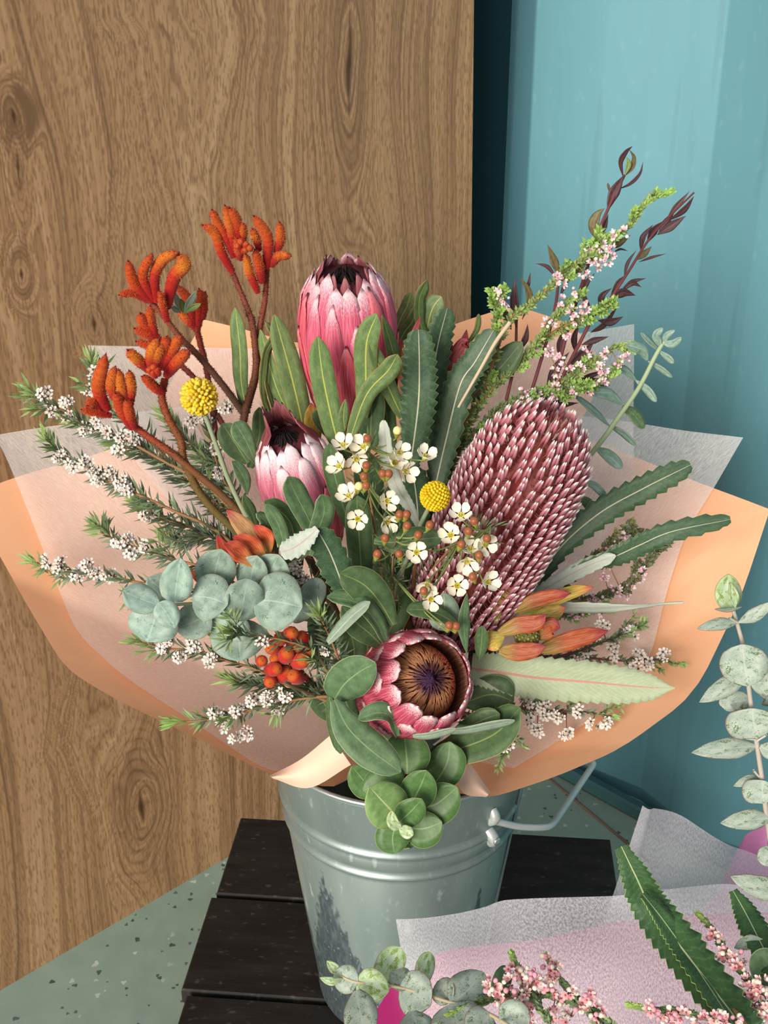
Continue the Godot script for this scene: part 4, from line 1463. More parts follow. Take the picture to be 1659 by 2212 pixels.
func open_protea() -> void:
	var a := spot(834, 1498, 0.85)
	var b := spot(938, 1464, 0.764)
	var th := thing("protea", "wide open pink protea with a brown and purple centre at the front", "flower", a, "pink protea blooms")
	var ax := head_frame(a, b)
	var ln := (b - a).length()
	var m := px(b)
	var R := 122.0 * m
	var prof := [0, 0.36, 0.15, 0.68, 0.35, 0.92, 0.6, 1.0, 0.8, 0.95, 0.92, 0.83, 1.0, 0.71, 1.12, 0.58]
	var c := mb()
	var pr := []
	for i in 12:
		var s := i / 11.0 * 0.8
		pr.append([R * prof_at(prof, s) * 0.925, s * ln])
	for i in 12:
		var s := (1.0 - i / 11.0) * 0.8
		pr.append([R * prof_at(prof, s) * 0.905, s * ln + 0.001])
	lathe(c, a, ax, pr, 32)
	var lining := mat(bract_tex(129, "5f3526", "8a5340", "9a6450", "b08068", 0.25, 0.0), 0.75)
	lining.uv1_scale = Vector3(13, 2, 1)
	put(c, "cup", lining, th)
	for k in 12:
		bract(th, "inner_bract", M.bract_open, a, ax, ln, R, prof, TAU * (k + rng.randf() * 0.3) / 12.0, 0.22, rng.randf_range(0.98, 1.08), 66 * m, 0.5 * m, {"shape": "petal", "cup": 0.16, "th": 0.0014})
	for k in 11:
		bract(th, "bract", M.bract_open, a, ax, ln, R, prof, TAU * (k + 0.45 + rng.randf() * 0.25) / 11.0, 0.10, rng.randf_range(0.80, 0.92), 72 * m, 3.5 * m, {"shape": "petal", "cup": 0.16, "th": 0.0014})
	for k in 10:
		bract(th, "outer_bract", M.bract_open, a, ax, ln, R, prof, TAU * (k + rng.randf() * 0.3) / 10.0, 0.02, rng.randf_range(0.5, 0.66), 66 * m, 6.5 * m, {"shape": "petal", "cup": 0.16, "th": 0.0014})
	# the dome of styles, pointed in the middle
	c = mb()
	var dome := []
	for i in 14:
		var t := i / 13.0
		dome.append([R * 0.82 * cos(t * PI * 0.5) + 0.0001, ln * (0.40 + 0.50 * sin(t * PI * 0.5))])
	lathe(c, a, ax, dome, 32)
	put(c, "dome", mat(null, 0.9, Color("7a4430")), th)
	c = mb()
	for i in 1300:
		var az := i * 2.399963 + rng.randf() * 0.1
		var q := float(i) / 1300.0
		var twist := rng.randf_range(-0.10, 0.14)
		var e0 := lerpf(1.5, 0.25, sqrt(q)) + rng.randf_range(-0.07, 0.07)
		var p := PackedVector3Array()
		var col := []
		for j in 5:
			var t := j / 4.0
			var el := clampf(e0 - 0.34 + 0.36 * t, 0.02, 1.55)
			var r := R * 0.85 * cos(el)
			var h := ln * (0.41 + 0.52 * sin(el)) + (1.5 + 5.0 * t * t * (0.35 + q)) * m
			var az2 := az + t * twist
			p.append(a + ax * Vector3(r * sin(az2), h, r * cos(az2)))
			col.append(lin("8a4c36").lerp(lin("d49a6c"), t).lerp(lin("34183a"), smoothstep(1.05, 1.32, el) * 0.95))
		tube(c, p, [1.2 * m, 1.5 * m, 1.7 * m, 2.1 * m, 1.0 * m], 5, col)
	for i in 150:      # the pointed tuft in the middle
		var az := i * 2.399963
		var r := R * 0.20 * sqrt(i / 150.0)
		var q := a + ax * Vector3(r * sin(az), ln * 0.88, r * cos(az))
		var tip := a + ax * Vector3(r * 0.75 * sin(az), ln * (0.97 - 0.30 * r / R) + 3.0 * m * rng.randf(), r * 0.75 * cos(az))
		tube(c, PackedVector3Array([q, q.lerp(tip, 0.5), tip]), [1.2 * m, 1.4 * m, 0.6 * m], 5, [lin("2a1230"), lin("3a1c40"), lin("6a4a70")])
	put(c, "styles", M.skin, th, "stuff")
	var g: Material = M.grey_leaf
	leaves(th, [
		[[722, 1512, 742, 1480, 775, 1452, 812, 1432], 0.775, 0.755, 92, "round", {"roll": 10, "fold": 0.05}],
		[[858, 1590, 845, 1550, 815, 1540, 774, 1554], 0.755, 0.745, 42, "oblong", {"roll": 20, "curl": 0.5}],
		[[722, 1512, 750, 1570, 800, 1620, 866, 1668], 0.765, 0.735, 82, "oblong", {"roll": -8, "fold": 0.1}],
		[[712, 1505, 720, 1560, 736, 1628], 0.775, 0.77, 32, "strap", {"roll": 35, "m": M.dull_leaf}],
		[[850, 1350, 820, 1300, 785, 1262, 734, 1238], 0.80, 0.79, 78, "oblong", {"roll": -12, "m": M.dull_leaf}],
		[[832, 1385, 810, 1340, 770, 1302, 706, 1290], 0.795, 0.785, 44, "strap", {"roll": 30, "curl": 0.3}],
		[[708, 1388, 735, 1358, 762, 1330, 800, 1300], 0.78, 0.775, 32, "strap", {"roll": -30, "m": M.felt_leaf}],
		[[830, 1400, 800, 1370, 770, 1345, 738, 1310], 0.805, 0.80, 62, "oblong", {"roll": 12, "m": M.dull_leaf}],
		[[990, 1352, 955, 1330, 918, 1318, 878, 1318], 0.80, 0.79, 40, "strap", {"roll": 22, "m": M.dull_leaf}],
		[[945, 1360, 960, 1330, 958, 1280], 0.81, 0.805, 66, "round", {"m": M.felt_leaf}],
		[[1008, 1410, 1003, 1370, 1002, 1330, 1009, 1282], 0.79, 0.785, 28, "lance", {"roll": 20}],
		[[1035, 1425, 1040, 1390, 1042, 1352], 0.80, 0.795, 30, "oblong", {"m": M.dull_leaf}],
		[[925, 1632, 990, 1618, 1070, 1585, 1124, 1528], 0.80, 0.775, 92, "oblong", {"roll": -22, "m": M.dull_leaf}],
		[[985, 1575, 1020, 1565, 1050, 1552, 1080, 1542], 0.79, 0.78, 50, "oblong", {"roll": 10, "m": M.dull_leaf}],
		[[960, 1580, 1010, 1576, 1060, 1566, 1112, 1556], 0.775, 0.765, 34, "strap", {"roll": 58, "m": M.felt_leaf}],
		[[892, 1590, 930, 1588, 985, 1574], 0.755, 0.75, 24, "strap", {"roll": 50, "m": M.felt_leaf}],
		[[1000, 1520, 1060, 1500, 1110, 1515], 0.83, 0.82, 90, "oblong", {"m": M.dull_leaf}],
		[[770, 1560, 745, 1510, 735, 1450], 0.81, 0.81, 60, "oblong", {"m": M.dull_leaf}],
		[[760, 1470, 765, 1400, 745, 1340], 0.83, 0.83, 60, "oblong", {"m": M.dull_leaf}],
		[[820, 1400, 860, 1320, 850, 1240], 0.86, 0.86, 60, "oblong", {"m": M.dull_leaf}],
		[[800, 1560, 840, 1600, 900, 1640], 0.80, 0.80, 70, "oblong", {"m": M.dull_leaf}],
		[[850, 1400, 838, 1290, 830, 1180], 0.89, 0.885, 70, "strap", {"m": M.dull_leaf}],
		[[900, 1380, 905, 1290, 900, 1190], 0.89, 0.885, 70, "strap", {"m": M.dull_leaf}],
		[[800, 1330, 800, 1220, 812, 1100], 0.90, 0.90, 70, "strap", {"m": M.dull_leaf}],
		[[860, 1220, 862, 1120, 850, 1040], 0.905, 0.90, 70, "strap", {"m": M.dull_leaf}],
		[[810, 1160, 800, 1060, 790, 980], 0.905, 0.90, 64, "strap", {"m": M.dull_leaf}],
		[[930, 1240, 940, 1130, 935, 1050], 0.91, 0.91, 60, "strap", {"m": M.dull_leaf}],
		[[930, 1420, 960, 1380, 985, 1340], 0.86, 0.86, 70, "oblong", {"m": M.dull_leaf}],
		[[690, 1440, 700, 1370, 690, 1300], 0.87, 0.87, 70, "oblong", {"m": M.dull_leaf}],
		[[740, 1560, 700, 1520, 690, 1470], 0.87, 0.87, 60, "oblong", {"m": M.dull_leaf}],
		[[1040, 1480, 1040, 1420, 1060, 1370], 0.86, 0.86, 60, "oblong", {"m": M.dull_leaf}],
	], g, 0.12)
	trunk(th, a, 8 * m, M.twig_green)

func banksia() -> void:
	var a := spot(962, 1352, 0.885)
	var b := spot(1196, 905, 0.83)
	var th := thing("banksia", "large banksia cone of dusty pink styles leaning to the right", "flower", a)
	var ax := head_frame(a, b)
	var ln := (b - a).length()
	var m := px((a + b) * 0.5)
	var R := 128.0 * m
	var prof := [0, 0.72, 0.12, 0.92, 0.3, 1.0, 0.6, 1.0, 0.8, 0.93, 0.92, 0.74, 1.0, 0.38]
	var c := mb()
	var pr := []
	for i in 20:
		var s := i / 19.0
		pr.append([R * prof_at(prof, s) * 0.72, s * ln * 0.90])
	pr.append([0.0, ln * 0.91])
	lathe(c, a, ax, pr, 36)
	put(c, "core", mat(bract_tex(130, "5a2022", "8a3632", "9a4038", "a05a3a", 0.0, 0.0), 0.9), th)
	# one pair of styles: thin red filaments that rise from the core and end in a pale spindle
	var vary := []
	for v in 3:
		c = mb()
		var k := m * rng.randf_range(0.94, 1.06)
		for s in [-1.0, 1.0]:
			var x: float = s * 4.2 * k
			var fil := PackedVector3Array([Vector3(x * 0.5, -9 * k, -36 * k), Vector3(x * 0.9, -6 * k, -16 * k), Vector3(x, -2 * k, -3 * k), Vector3(x, 2 * k, 0)])
			tube(c, fil, [1.1 * k, 1.0 * k, 1.0 * k, 1.3 * k], 4, [lin("9a3434"), lin("c0504c"), lin("c05656"), lin("9a5058")])
			var sp := PackedVector3Array()
			var rr := []
			var col := []
			for i in 8:
				var t := i / 7.0
				sp.append(Vector3(x * (1.0 - 0.5 * t), 1 * k + 31 * k * t, (1.0 + 8.0 * t * t) * k))
				rr.append(k * 3.5 * [0.35, 0.75, 0.95, 1.0, 0.95, 0.85, 0.6, 0.15][i])
				col.append(lin("84404c").lerp(lin("b0707c"), smoothstep(0.1, 0.65, t)).lerp(lin("f2e4e4"), smoothstep(0.66, 0.95, t)))
			tube(c, sp, rr, 6, col)
		vary.append(mesh_of(c))
	var all := []
	var rws := 31
	for i in rws:
		var cols := 33
		var si := 0.02 + 0.985 * i / rws
		if si > 0.80: cols = maxi(6, int(38.0 * prof_at(prof, si)))
		for j in cols:
			var s := 0.02 + 0.985 * (i + 0.5 * (j % 2)) / rws
			var az := TAU * j / cols + s * 0.55 + rng.randf_range(-0.025, 0.025)
			var r := R * prof_at(prof, s)
			var d := ax * Vector3(sin(az), 0, cos(az))
			# at the dome the styles fan out with the surface
			var slope := clampf((s - 0.74) / 0.24, 0.0, 1.0)
			var up := (ax.y * (1.0 - 0.25 * slope) + d * (-0.55 * slope)).normalized()
			var out := (d * (1.0 - 0.75 * slope) + ax.y * (0.75 * slope)).normalized()
			up = (up - out * up.dot(out)).normalized()
			if slope > 0.0: up = (up + out * slope * 0.75).normalized()
			out = (out - up * out.dot(up)).normalized()
			var bs := Basis(up.cross(out), up, out)
			bs = Basis(bs.z, rng.randf_range(-0.10, 0.10)) * Basis(bs.x, rng.randf_range(-0.10, 0.06)) * bs
			var q := a + ax.y * (s * ln) + d * r
			all.append([(EYE - q).length() - d.dot((EYE - q).normalized()) * 0.4, Transform3D(bs, q)])
	all.sort_custom(func(p, q): return p[0] < q[0])
	for i in mini(300, all.size()):
		hold(vary[i % 3], "style", M.soft, th, all[i][1])
	var mm := MultiMesh.new()
	mm.transform_format = MultiMesh.TRANSFORM_3D
	mm.mesh = vary[0]
	mm.instance_count = all.size() - 300
	for i in mm.instance_count:
		mm.set_instance_transform(i, all[300 + i][1])
	var mi := MultiMeshInstance3D.new()
	mi.multimesh = mm
	mi.material_override = M.soft
	mi.name = "styles"
	th.add_child(mi)
	mi.position = -a
	mi.set_meta("kind", "stuff")
	leaves(th, [
		[[1150, 1290, 1200, 1195, 1290, 1112, 1390, 1055, 1492, 1004], 0.92, 0.93, 66, "serrate", {"saw": 17, "amp": 0.2, "roll": 6, "wave": 0.02}],
		[[1180, 1275, 1260, 1225, 1325, 1203, 1380, 1178, 1452, 1148, 1578, 1122], 0.90, 0.90, 54, "serrate", {"saw": 17, "amp": 0.2, "roll": 55, "roll2": -8, "wave": 0.03}],
		[[1150, 1292, 1190, 1265, 1262, 1226, 1330, 1200], 0.895, 0.895, 40, "strap", {"saw": 10, "roll": -20, "m": M.serrate_back, "wave": 0.03}],
		[[1020, 1350, 1110, 1322, 1200, 1312, 1340, 1312, 1478, 1301], 0.86, 0.87, 44, "willow", {"saw": 14, "roll": 48, "wave": 0.05, "m": M.serrate_back}],
	], M.serrate, 0.1)
	trunk(th, a, 9 * m, M.twig)

func serrated() -> void:
	var th := thing("banksia_foliage", "three upright dark saw-toothed leaves right of the tall pink bud", "foliage", spot(920, 1200, 0.93))
	leaves(th, [
		[[880, 1040, 893, 960, 904, 868, 906, 792, 904, 712], 0.895, 0.90, 82, "serrate", {"saw": 18, "amp": 0.17, "roll": -6, "wave": 0.015}],
		[[925, 990, 924, 930, 931, 841, 946, 744, 966, 666], 0.93, 0.945, 66, "serrate", {"saw": 17, "amp": 0.18, "roll": 12, "wave": 0.015}],
		[[935, 1080, 944, 1035, 963, 953, 994, 832, 1026, 782, 1066, 714], 0.905, 0.93, 70, "serrate", {"saw": 20, "amp": 0.17, "roll": -12, "wave": 0.015}],
		[[905, 1150, 900, 1080, 890, 1010], 0.90, 0.90, 70, "serrate", {"saw": 9, "roll": 10}],
	], M.serrate, 0.1)
	stem(th, [866, 1560, 900, 1300, 915, 1080], 0.95, 0.92, 6, 5, M.twig)
	th = thing("banksia_foliage", "silvery saw-toothed leaf back among the white wax flowers", "foliage", spot(897, 1130, 0.82))
	lf(th, [905, 1140, 885, 1095, 860, 1055, 838, 990, 829, 908], 0.815, 0.80, 34, "serrate", M.serrate_back, -20, 0.15, {"saw": 16, "amp": 0.08})
	stem(th, [866, 1560, 890, 1300, 905, 1140], 0.93, 0.815, 4, 3, M.twig)
	th = thing("banksia_foliage", "bent saw-toothed leaf with a grey folded flap below the half-open bud", "foliage", spot(735, 1265, 0.81))
	lf(th, [748, 1290, 735, 1250, 712, 1192, 684, 1142], 0.815, 0.80, 74, "serrate", M.serrate, -10, 0.1, {"saw": 8, "amp": 0.16}, "leaf")
	lf(th, [686, 1142, 660, 1166, 634, 1184, 606, 1194], 0.797, 0.79, 52, "serrate", M.serrate_back, 12, 0.12, {"saw": 7, "amp": 0.16}, "folded_leaf")
	stem(th, [866, 1560, 800, 1400, 748, 1290], 0.93, 0.82, 4, 3, M.twig)
	th = thing("banksia_foliage", "broad pale green saw-toothed leaf with pink midrib pointing right from the open bloom", "foliage", spot(1010, 1440, 0.80))
	lf(th, [1018, 1444, 1080, 1452, 1160, 1464, 1280, 1474, 1390, 1484, 1458, 1486], 0.835, 0.82, 96, "taper", M.serrate_pale, 4, 0.06, {"saw": 26, "amp": 0.10, "wave": 0.012})
	stem(th, [866, 1580, 950, 1500, 1018, 1444], 0.92, 0.835, 4, 3, M.twig)

func paws() -> void:
	var g := "kangaroo paws in the bouquet"
	var th := thing("kangaroo_paw", "tall forked orange kangaroo paw at the upper left with two flower heads", "flower", spot(530, 900, 0.98), g)
	paw_stem(th, [840, 1560, 640, 1150, 535, 960, 530, 890, 552, 800, 546, 705, 535, 668, 503, 590], 0.95, 1.0, 9, 5, "4c4430", "7a3a2c")
	paw_stem(th, [535, 880, 556, 800, 560, 720, 572, 650, 577, 580], 0.985, 0.995, 7, 5, "4f3a2c", "883c2c")
	paw_stem(th, [528, 895, 480, 830, 430, 770, 395, 735, 362, 694, 328, 652], 0.985, 0.97, 8, 5, "4f4232", "8e4634")
	for t in [[[502, 588, 479, 547, 463, 502, 439, 487], 10.5, 0.5], [[505, 556, 489, 515, 468, 477, 458, 454], 9, 0.4], [[507, 552, 499, 497, 486, 445], 10, 0.6], [[516, 536, 511, 482, 496, 450], 12, 0.3],
			[[526, 522, 526, 484], 7, 0.5], [[575, 580, 578, 515, 549, 468], 11.5, 0.35], [[597, 545, 606, 515, 604, 481], 9.5, 0.5], [[586, 574, 602, 553, 627, 553], 9, 0.6], [[557, 632, 539, 588, 531, 550], 9, 0.9],
			[[565, 610, 560, 575, 551, 540], 9.5, 0.2], [[560, 540, 553, 515, 545, 495], 8, 0.8], [[520, 560, 516, 540, 512, 515], 9, 0.2]]:
		paw(th, t[0], 0.985, 0.97, t[1], t[2])
	for t in [[515, 532], [532, 531], [528, 541], [540, 536], [522, 522]]: paw_bud(th, t[0], t[1], 0.965, 6)
	for t in [[[328, 652, 290, 613, 277, 565], 11, 0.2], [[332, 650, 308, 596, 328, 550], 10.5, 0.25], [[338, 652, 334, 596, 352, 560, 384, 546], 12, 0.75], [[360, 664, 376, 600, 398, 572, 386, 551], 15, 1.0], [[322, 652, 287, 633, 258, 637], 8, 0.1], [[362, 694, 352, 660, 346, 630], 8, 0.2]]:
		paw(th, t[0], 0.965, 0.95, t[1], t[2])
	th = thing("kangaroo_paw", "dark red kangaroo paw with a pale green opened star behind the forked one", "flower", spot(447, 850, 1.03), g)
	paw_stem(th, [470, 960, 455, 860, 445, 790, 432, 740, 424, 702], 1.0, 1.02, 6, 6, "6a3a34", "8e2a20")
	for t in [[[426, 712, 405, 690, 386, 672], 10, 0.6], [[428, 708, 432, 660, 443, 632], 10, 0.1], [[418, 698, 410, 655, 385, 618], 10, 0.15], [[436, 690, 440, 660, 430, 625], 9, 0.1]]:
		paw(th, t[0], 1.02, 1.02, t[1], t[2])
	for t in [[[398, 676, 410, 652, 424, 628], 18], [[400, 676, 416, 664, 434, 656], 16], [[392, 672, 382, 652, 380, 634], 15], [[390, 675, 376, 668, 368, 664], 14], [[396, 676, 392, 658, 390, 645], 16]]:
		lf(th, t[0], 0.99, 0.98, t[1], "lance", M.felt_leaf if t[1] != 16 else M.protea_leaf, 20, 0.3, {}, "lobe")
	th = thing("kangaroo_paw", "small dark red kangaroo paw cluster behind the square tissue corner", "flower", spot(430, 830, 1.03), g)
	paw_stem(th, [500, 950, 430, 830, 387, 785, 345, 735], 1.0, 1.05, 6, 5, "6a3a34", "8a2a24")
	for t in [[[345, 738, 318, 722, 292, 710], 10, 0.1], [[345, 735, 312, 702, 304, 678], 11, 0.2], [[338, 738, 326, 692, 325, 662], 10, 0.3], [[352, 738, 330, 748, 295, 738], 9, 0.1]]:
		paw(th, t[0], 1.04, 1.03, t[1], t[2])
	th = thing("kangaroo_paw", "orange kangaroo paw directly left of the upper yellow ball flower", "flower", spot(425, 1050, 0.93), g)
	paw_stem(th, [700, 1300, 470, 1110, 401, 1003, 391, 953, 365, 905, 350, 860, 356, 818], 0.93, 0.95, 9, 7.5, "565a30", "923422")
	for t in [[[322, 800, 297, 777, 277, 757], 12, 0.9], [[328, 804, 326, 767, 341, 733], 12, 0.8], [[337, 800, 339, 770, 351, 746], 11, 0.8], [[353, 796, 372, 755, 390, 727], 12.5, 0.4], [[359, 812, 384, 780, 407, 758], 13, 0.3], [[346, 796, 354, 755, 361, 729], 12, 0.2], [[342, 838, 325, 825, 307, 814], 8, 0.1], [[352, 850, 330, 835, 312, 812], 9, 0.1]]:
		paw(th, t[0], 0.94, 0.925, t[1], t[2])
	for t in [[325, 802], [334, 796], [332, 808], [340, 803]]: paw_bud(th, t[0], t[1], 0.92, 6)
	th = thing("kangaroo_paw", "lowest left orange kangaroo paw lying over the white tea tree sprigs", "flower", spot(450, 1050, 0.93), g)
	paw_stem(th, [700, 1330, 520, 1110, 396, 1000, 365, 974, 317, 941, 276, 910], 0.92, 0.95, 8, 7, "52502e", "963222")
	for t in [[[232, 885, 212, 838, 228, 768], 14, 0.35], [[263, 880, 240, 835, 249, 794], 12, 0.6], [[277, 890, 264, 845, 257, 800], 11, 0.8], [[280, 880, 284, 838, 279, 802], 10, 0.7], [[222, 888, 201, 869, 189, 876], 9, 0.2], [[240, 898, 206, 891, 177, 885], 8, 0.1], [[285, 925, 262, 885, 250, 850], 12, 0.1], [[290, 925, 280, 895, 274, 865], 11, 0.2]]:
		paw(th, t[0], 0.94, 0.925, t[1], t[2])
	th = thing("kangaroo_paw", "red kangaroo paw cluster of closed buds below the silver-blue leaves", "flower", spot(640, 1480, 0.82), g)
	paw_stem(th, [790, 1560, 700, 1500, 628, 1430], 0.92, 0.84, 7, 6, "5a4a34", "7a2a20")
	for t in [[618, 1416, 15], [648, 1428, 16], [590, 1446, 13], [612, 1456, 15], [592, 1398, 14], [627, 1370, 14], [656, 1382, 13], [565, 1428, 11], [584, 1470, 12], [640, 1462, 14], [606, 1380, 13], [664, 1412, 13], [600, 1425, 12], [636, 1396, 14]]:
		paw_bud(th, t[0], t[1], 0.815 + rng.randf_range(-0.006, 0.008), t[2])

func yellow_balls() -> void:
	var g := "yellow ball flowers"
	var th := thing("billy_button", "shaggy yellow ball flower on a pale stalk at the left", "flower", spot(545, 1150, 0.90), g)
	billy(th, 430, 857, 0.915, 36, 1.0, [437, 880, 470, 970, 500, 1050, 560, 1160, 700, 1350], 0.90)
	th = thing("billy_button", "smooth round yellow ball flower in the centre beside the banksia", "flower", spot(850, 1320, 0.82), g)
	billy(th, 940, 1072, 0.775, 34, 0.1, [926, 1098, 905, 1140, 884, 1195, 862, 1255, 850, 1330, 862, 1480], 0.88)

func wax() -> void:
	var g := "white wax flower sprays"
	var th := thing("wax_flower", "left spray of white wax flowers below the tall pink bud", "flower", spot(840, 1340, 0.85), g)
	var main := path([866, 1500, 840, 1340, 825, 1230, 806, 1120, 792, 1010, 800, 960], 0.92, 0.80, 40)
	var b := mb()
	tube(b, main, taper(40, 0.0016, 0.0008), 6)
	put(b, "twig", M.twig, th)
	for f in [[742, 962, -0.1, 0.5], [786, 965, -0.3, 0.3], [770, 991, 0.1, -0.4], [733, 1007, -0.4, 0.3], [863, 978, 0.5, 0.2], [876, 1018, 0.5, -0.2], [919, 986, 0.3, 0.5], [754, 1071, -0.4, 0.4], [836, 1082, 0.2, 0.0], [773, 1121, 0.0, -0.1], [836, 1127, 0.3, -0.4], [852, 1000, 0.3, 0.3]]:
		hang(th, wax_flower(th, f[0], f[1], 0.79, f[2], f[3]), main)
	for f in [[794, 949], [791, 1007], [787, 1031], [790, 1050], [827, 1025], [839, 1025], [863, 1113], [878, 1113], [775, 1052]]:
		hang(th, wax_bud(th, f[0], f[1], 0.783, f[0] == 775), main)
	hang(th, wax_bud(th, 858, 932, 0.80, true), main)
	wax_needles(th, main)
	th = thing("wax_flower", "right spray of white wax flowers hanging over the banksia cone", "flower", spot(866, 1440, 0.85), g)
	main = path([866, 1500, 870, 1380, 905, 1290, 935, 1230, 975, 1185, 1015, 1160, 1060, 1140], 0.90, 0.77, 40)
	b = mb()
	tube(b, main, taper(40, 0.0016, 0.0007), 6)
	put(b, "twig", M.twig, th)
	for f in [[900, 1193, 0.0, 0.0], [996, 1113, -0.1, 0.5], [974, 1156, -0.2, 0.2], [1048, 1176, 0.3, -0.1], [1016, 1186, 0.1, 0.5], [1009, 1213, 0.0, -0.5], [988, 1265, 0.0, 0.0], [1054, 1257, 0.4, 0.1], [924, 1262, -0.1, -0.6], [931, 1294, 0.1, -0.2]]:
		hang(th, wax_flower(th, f[0], f[1], 0.762, f[2], f[3]), main)
	for f in [[1025, 1127], [1012, 1149], [996, 1177], [1035, 1201], [1022, 1247], [916, 1278], [1052, 1165]]:
		hang(th, wax_bud(th, f[0], f[1], 0.752), main)
	wax_needles(th, main)
	th = thing("wax_flower", "sprig of closed brown wax flower buds below the horizontal green leaf", "flower", spot(860, 1400, 0.85), g)
	main = path([868, 1500, 858, 1380, 850, 1290, 848, 1220, 856, 1160], 0.91, 0.775, 30)
	b = mb()
	tube(b, main, taper(30, 0.0014, 0.0007), 6)
	put(b, "twig", M.twig, th)
	for f in [[832, 1164], [815, 1198], [863, 1198], [903, 1157], [928, 1135], [879, 1137], [970, 1352], [985, 1354]]:
		hang(th, wax_bud(th, f[0], f[1], 0.77), main)
	wax_needles(th, main)

func hang(th: Node3D, from: Vector3, main: PackedVector3Array) -> void:      # a stalk back to a lower point of the twig
	var best := main[main.size() / 2]
	var far := 1e9
	for p in main:
		var k := p.distance_to(from - Vector3.UP * 0.012)
		if k < far:
			far = k
			best = p
	joint(th, from, best, 0.0007, M.twig_green)

func wax_needles(th: Node3D, main: PackedVector3Array) -> void:
	var b := mb()
	for i in 150:
		var j := rng.randi_range(14, main.size() - 2)
		var t := along(main, j)
		var out := t.cross(Vector3(0.3, 0.5, 0.8)).normalized().rotated(t, rng.randf() * TAU)
		var at := main[j] + out * rng.randf() * 0.012
		blade(b, at, (t * 0.8 + out * 0.6).normalized(), rng.randf_range(0.008, 0.014), 0.0016, lin("3f5a2c").lerp(lin("5f7a3c"), rng.randf()), 0.05)
	put(b, "needle_leaves", M.needle, th, "stuff")

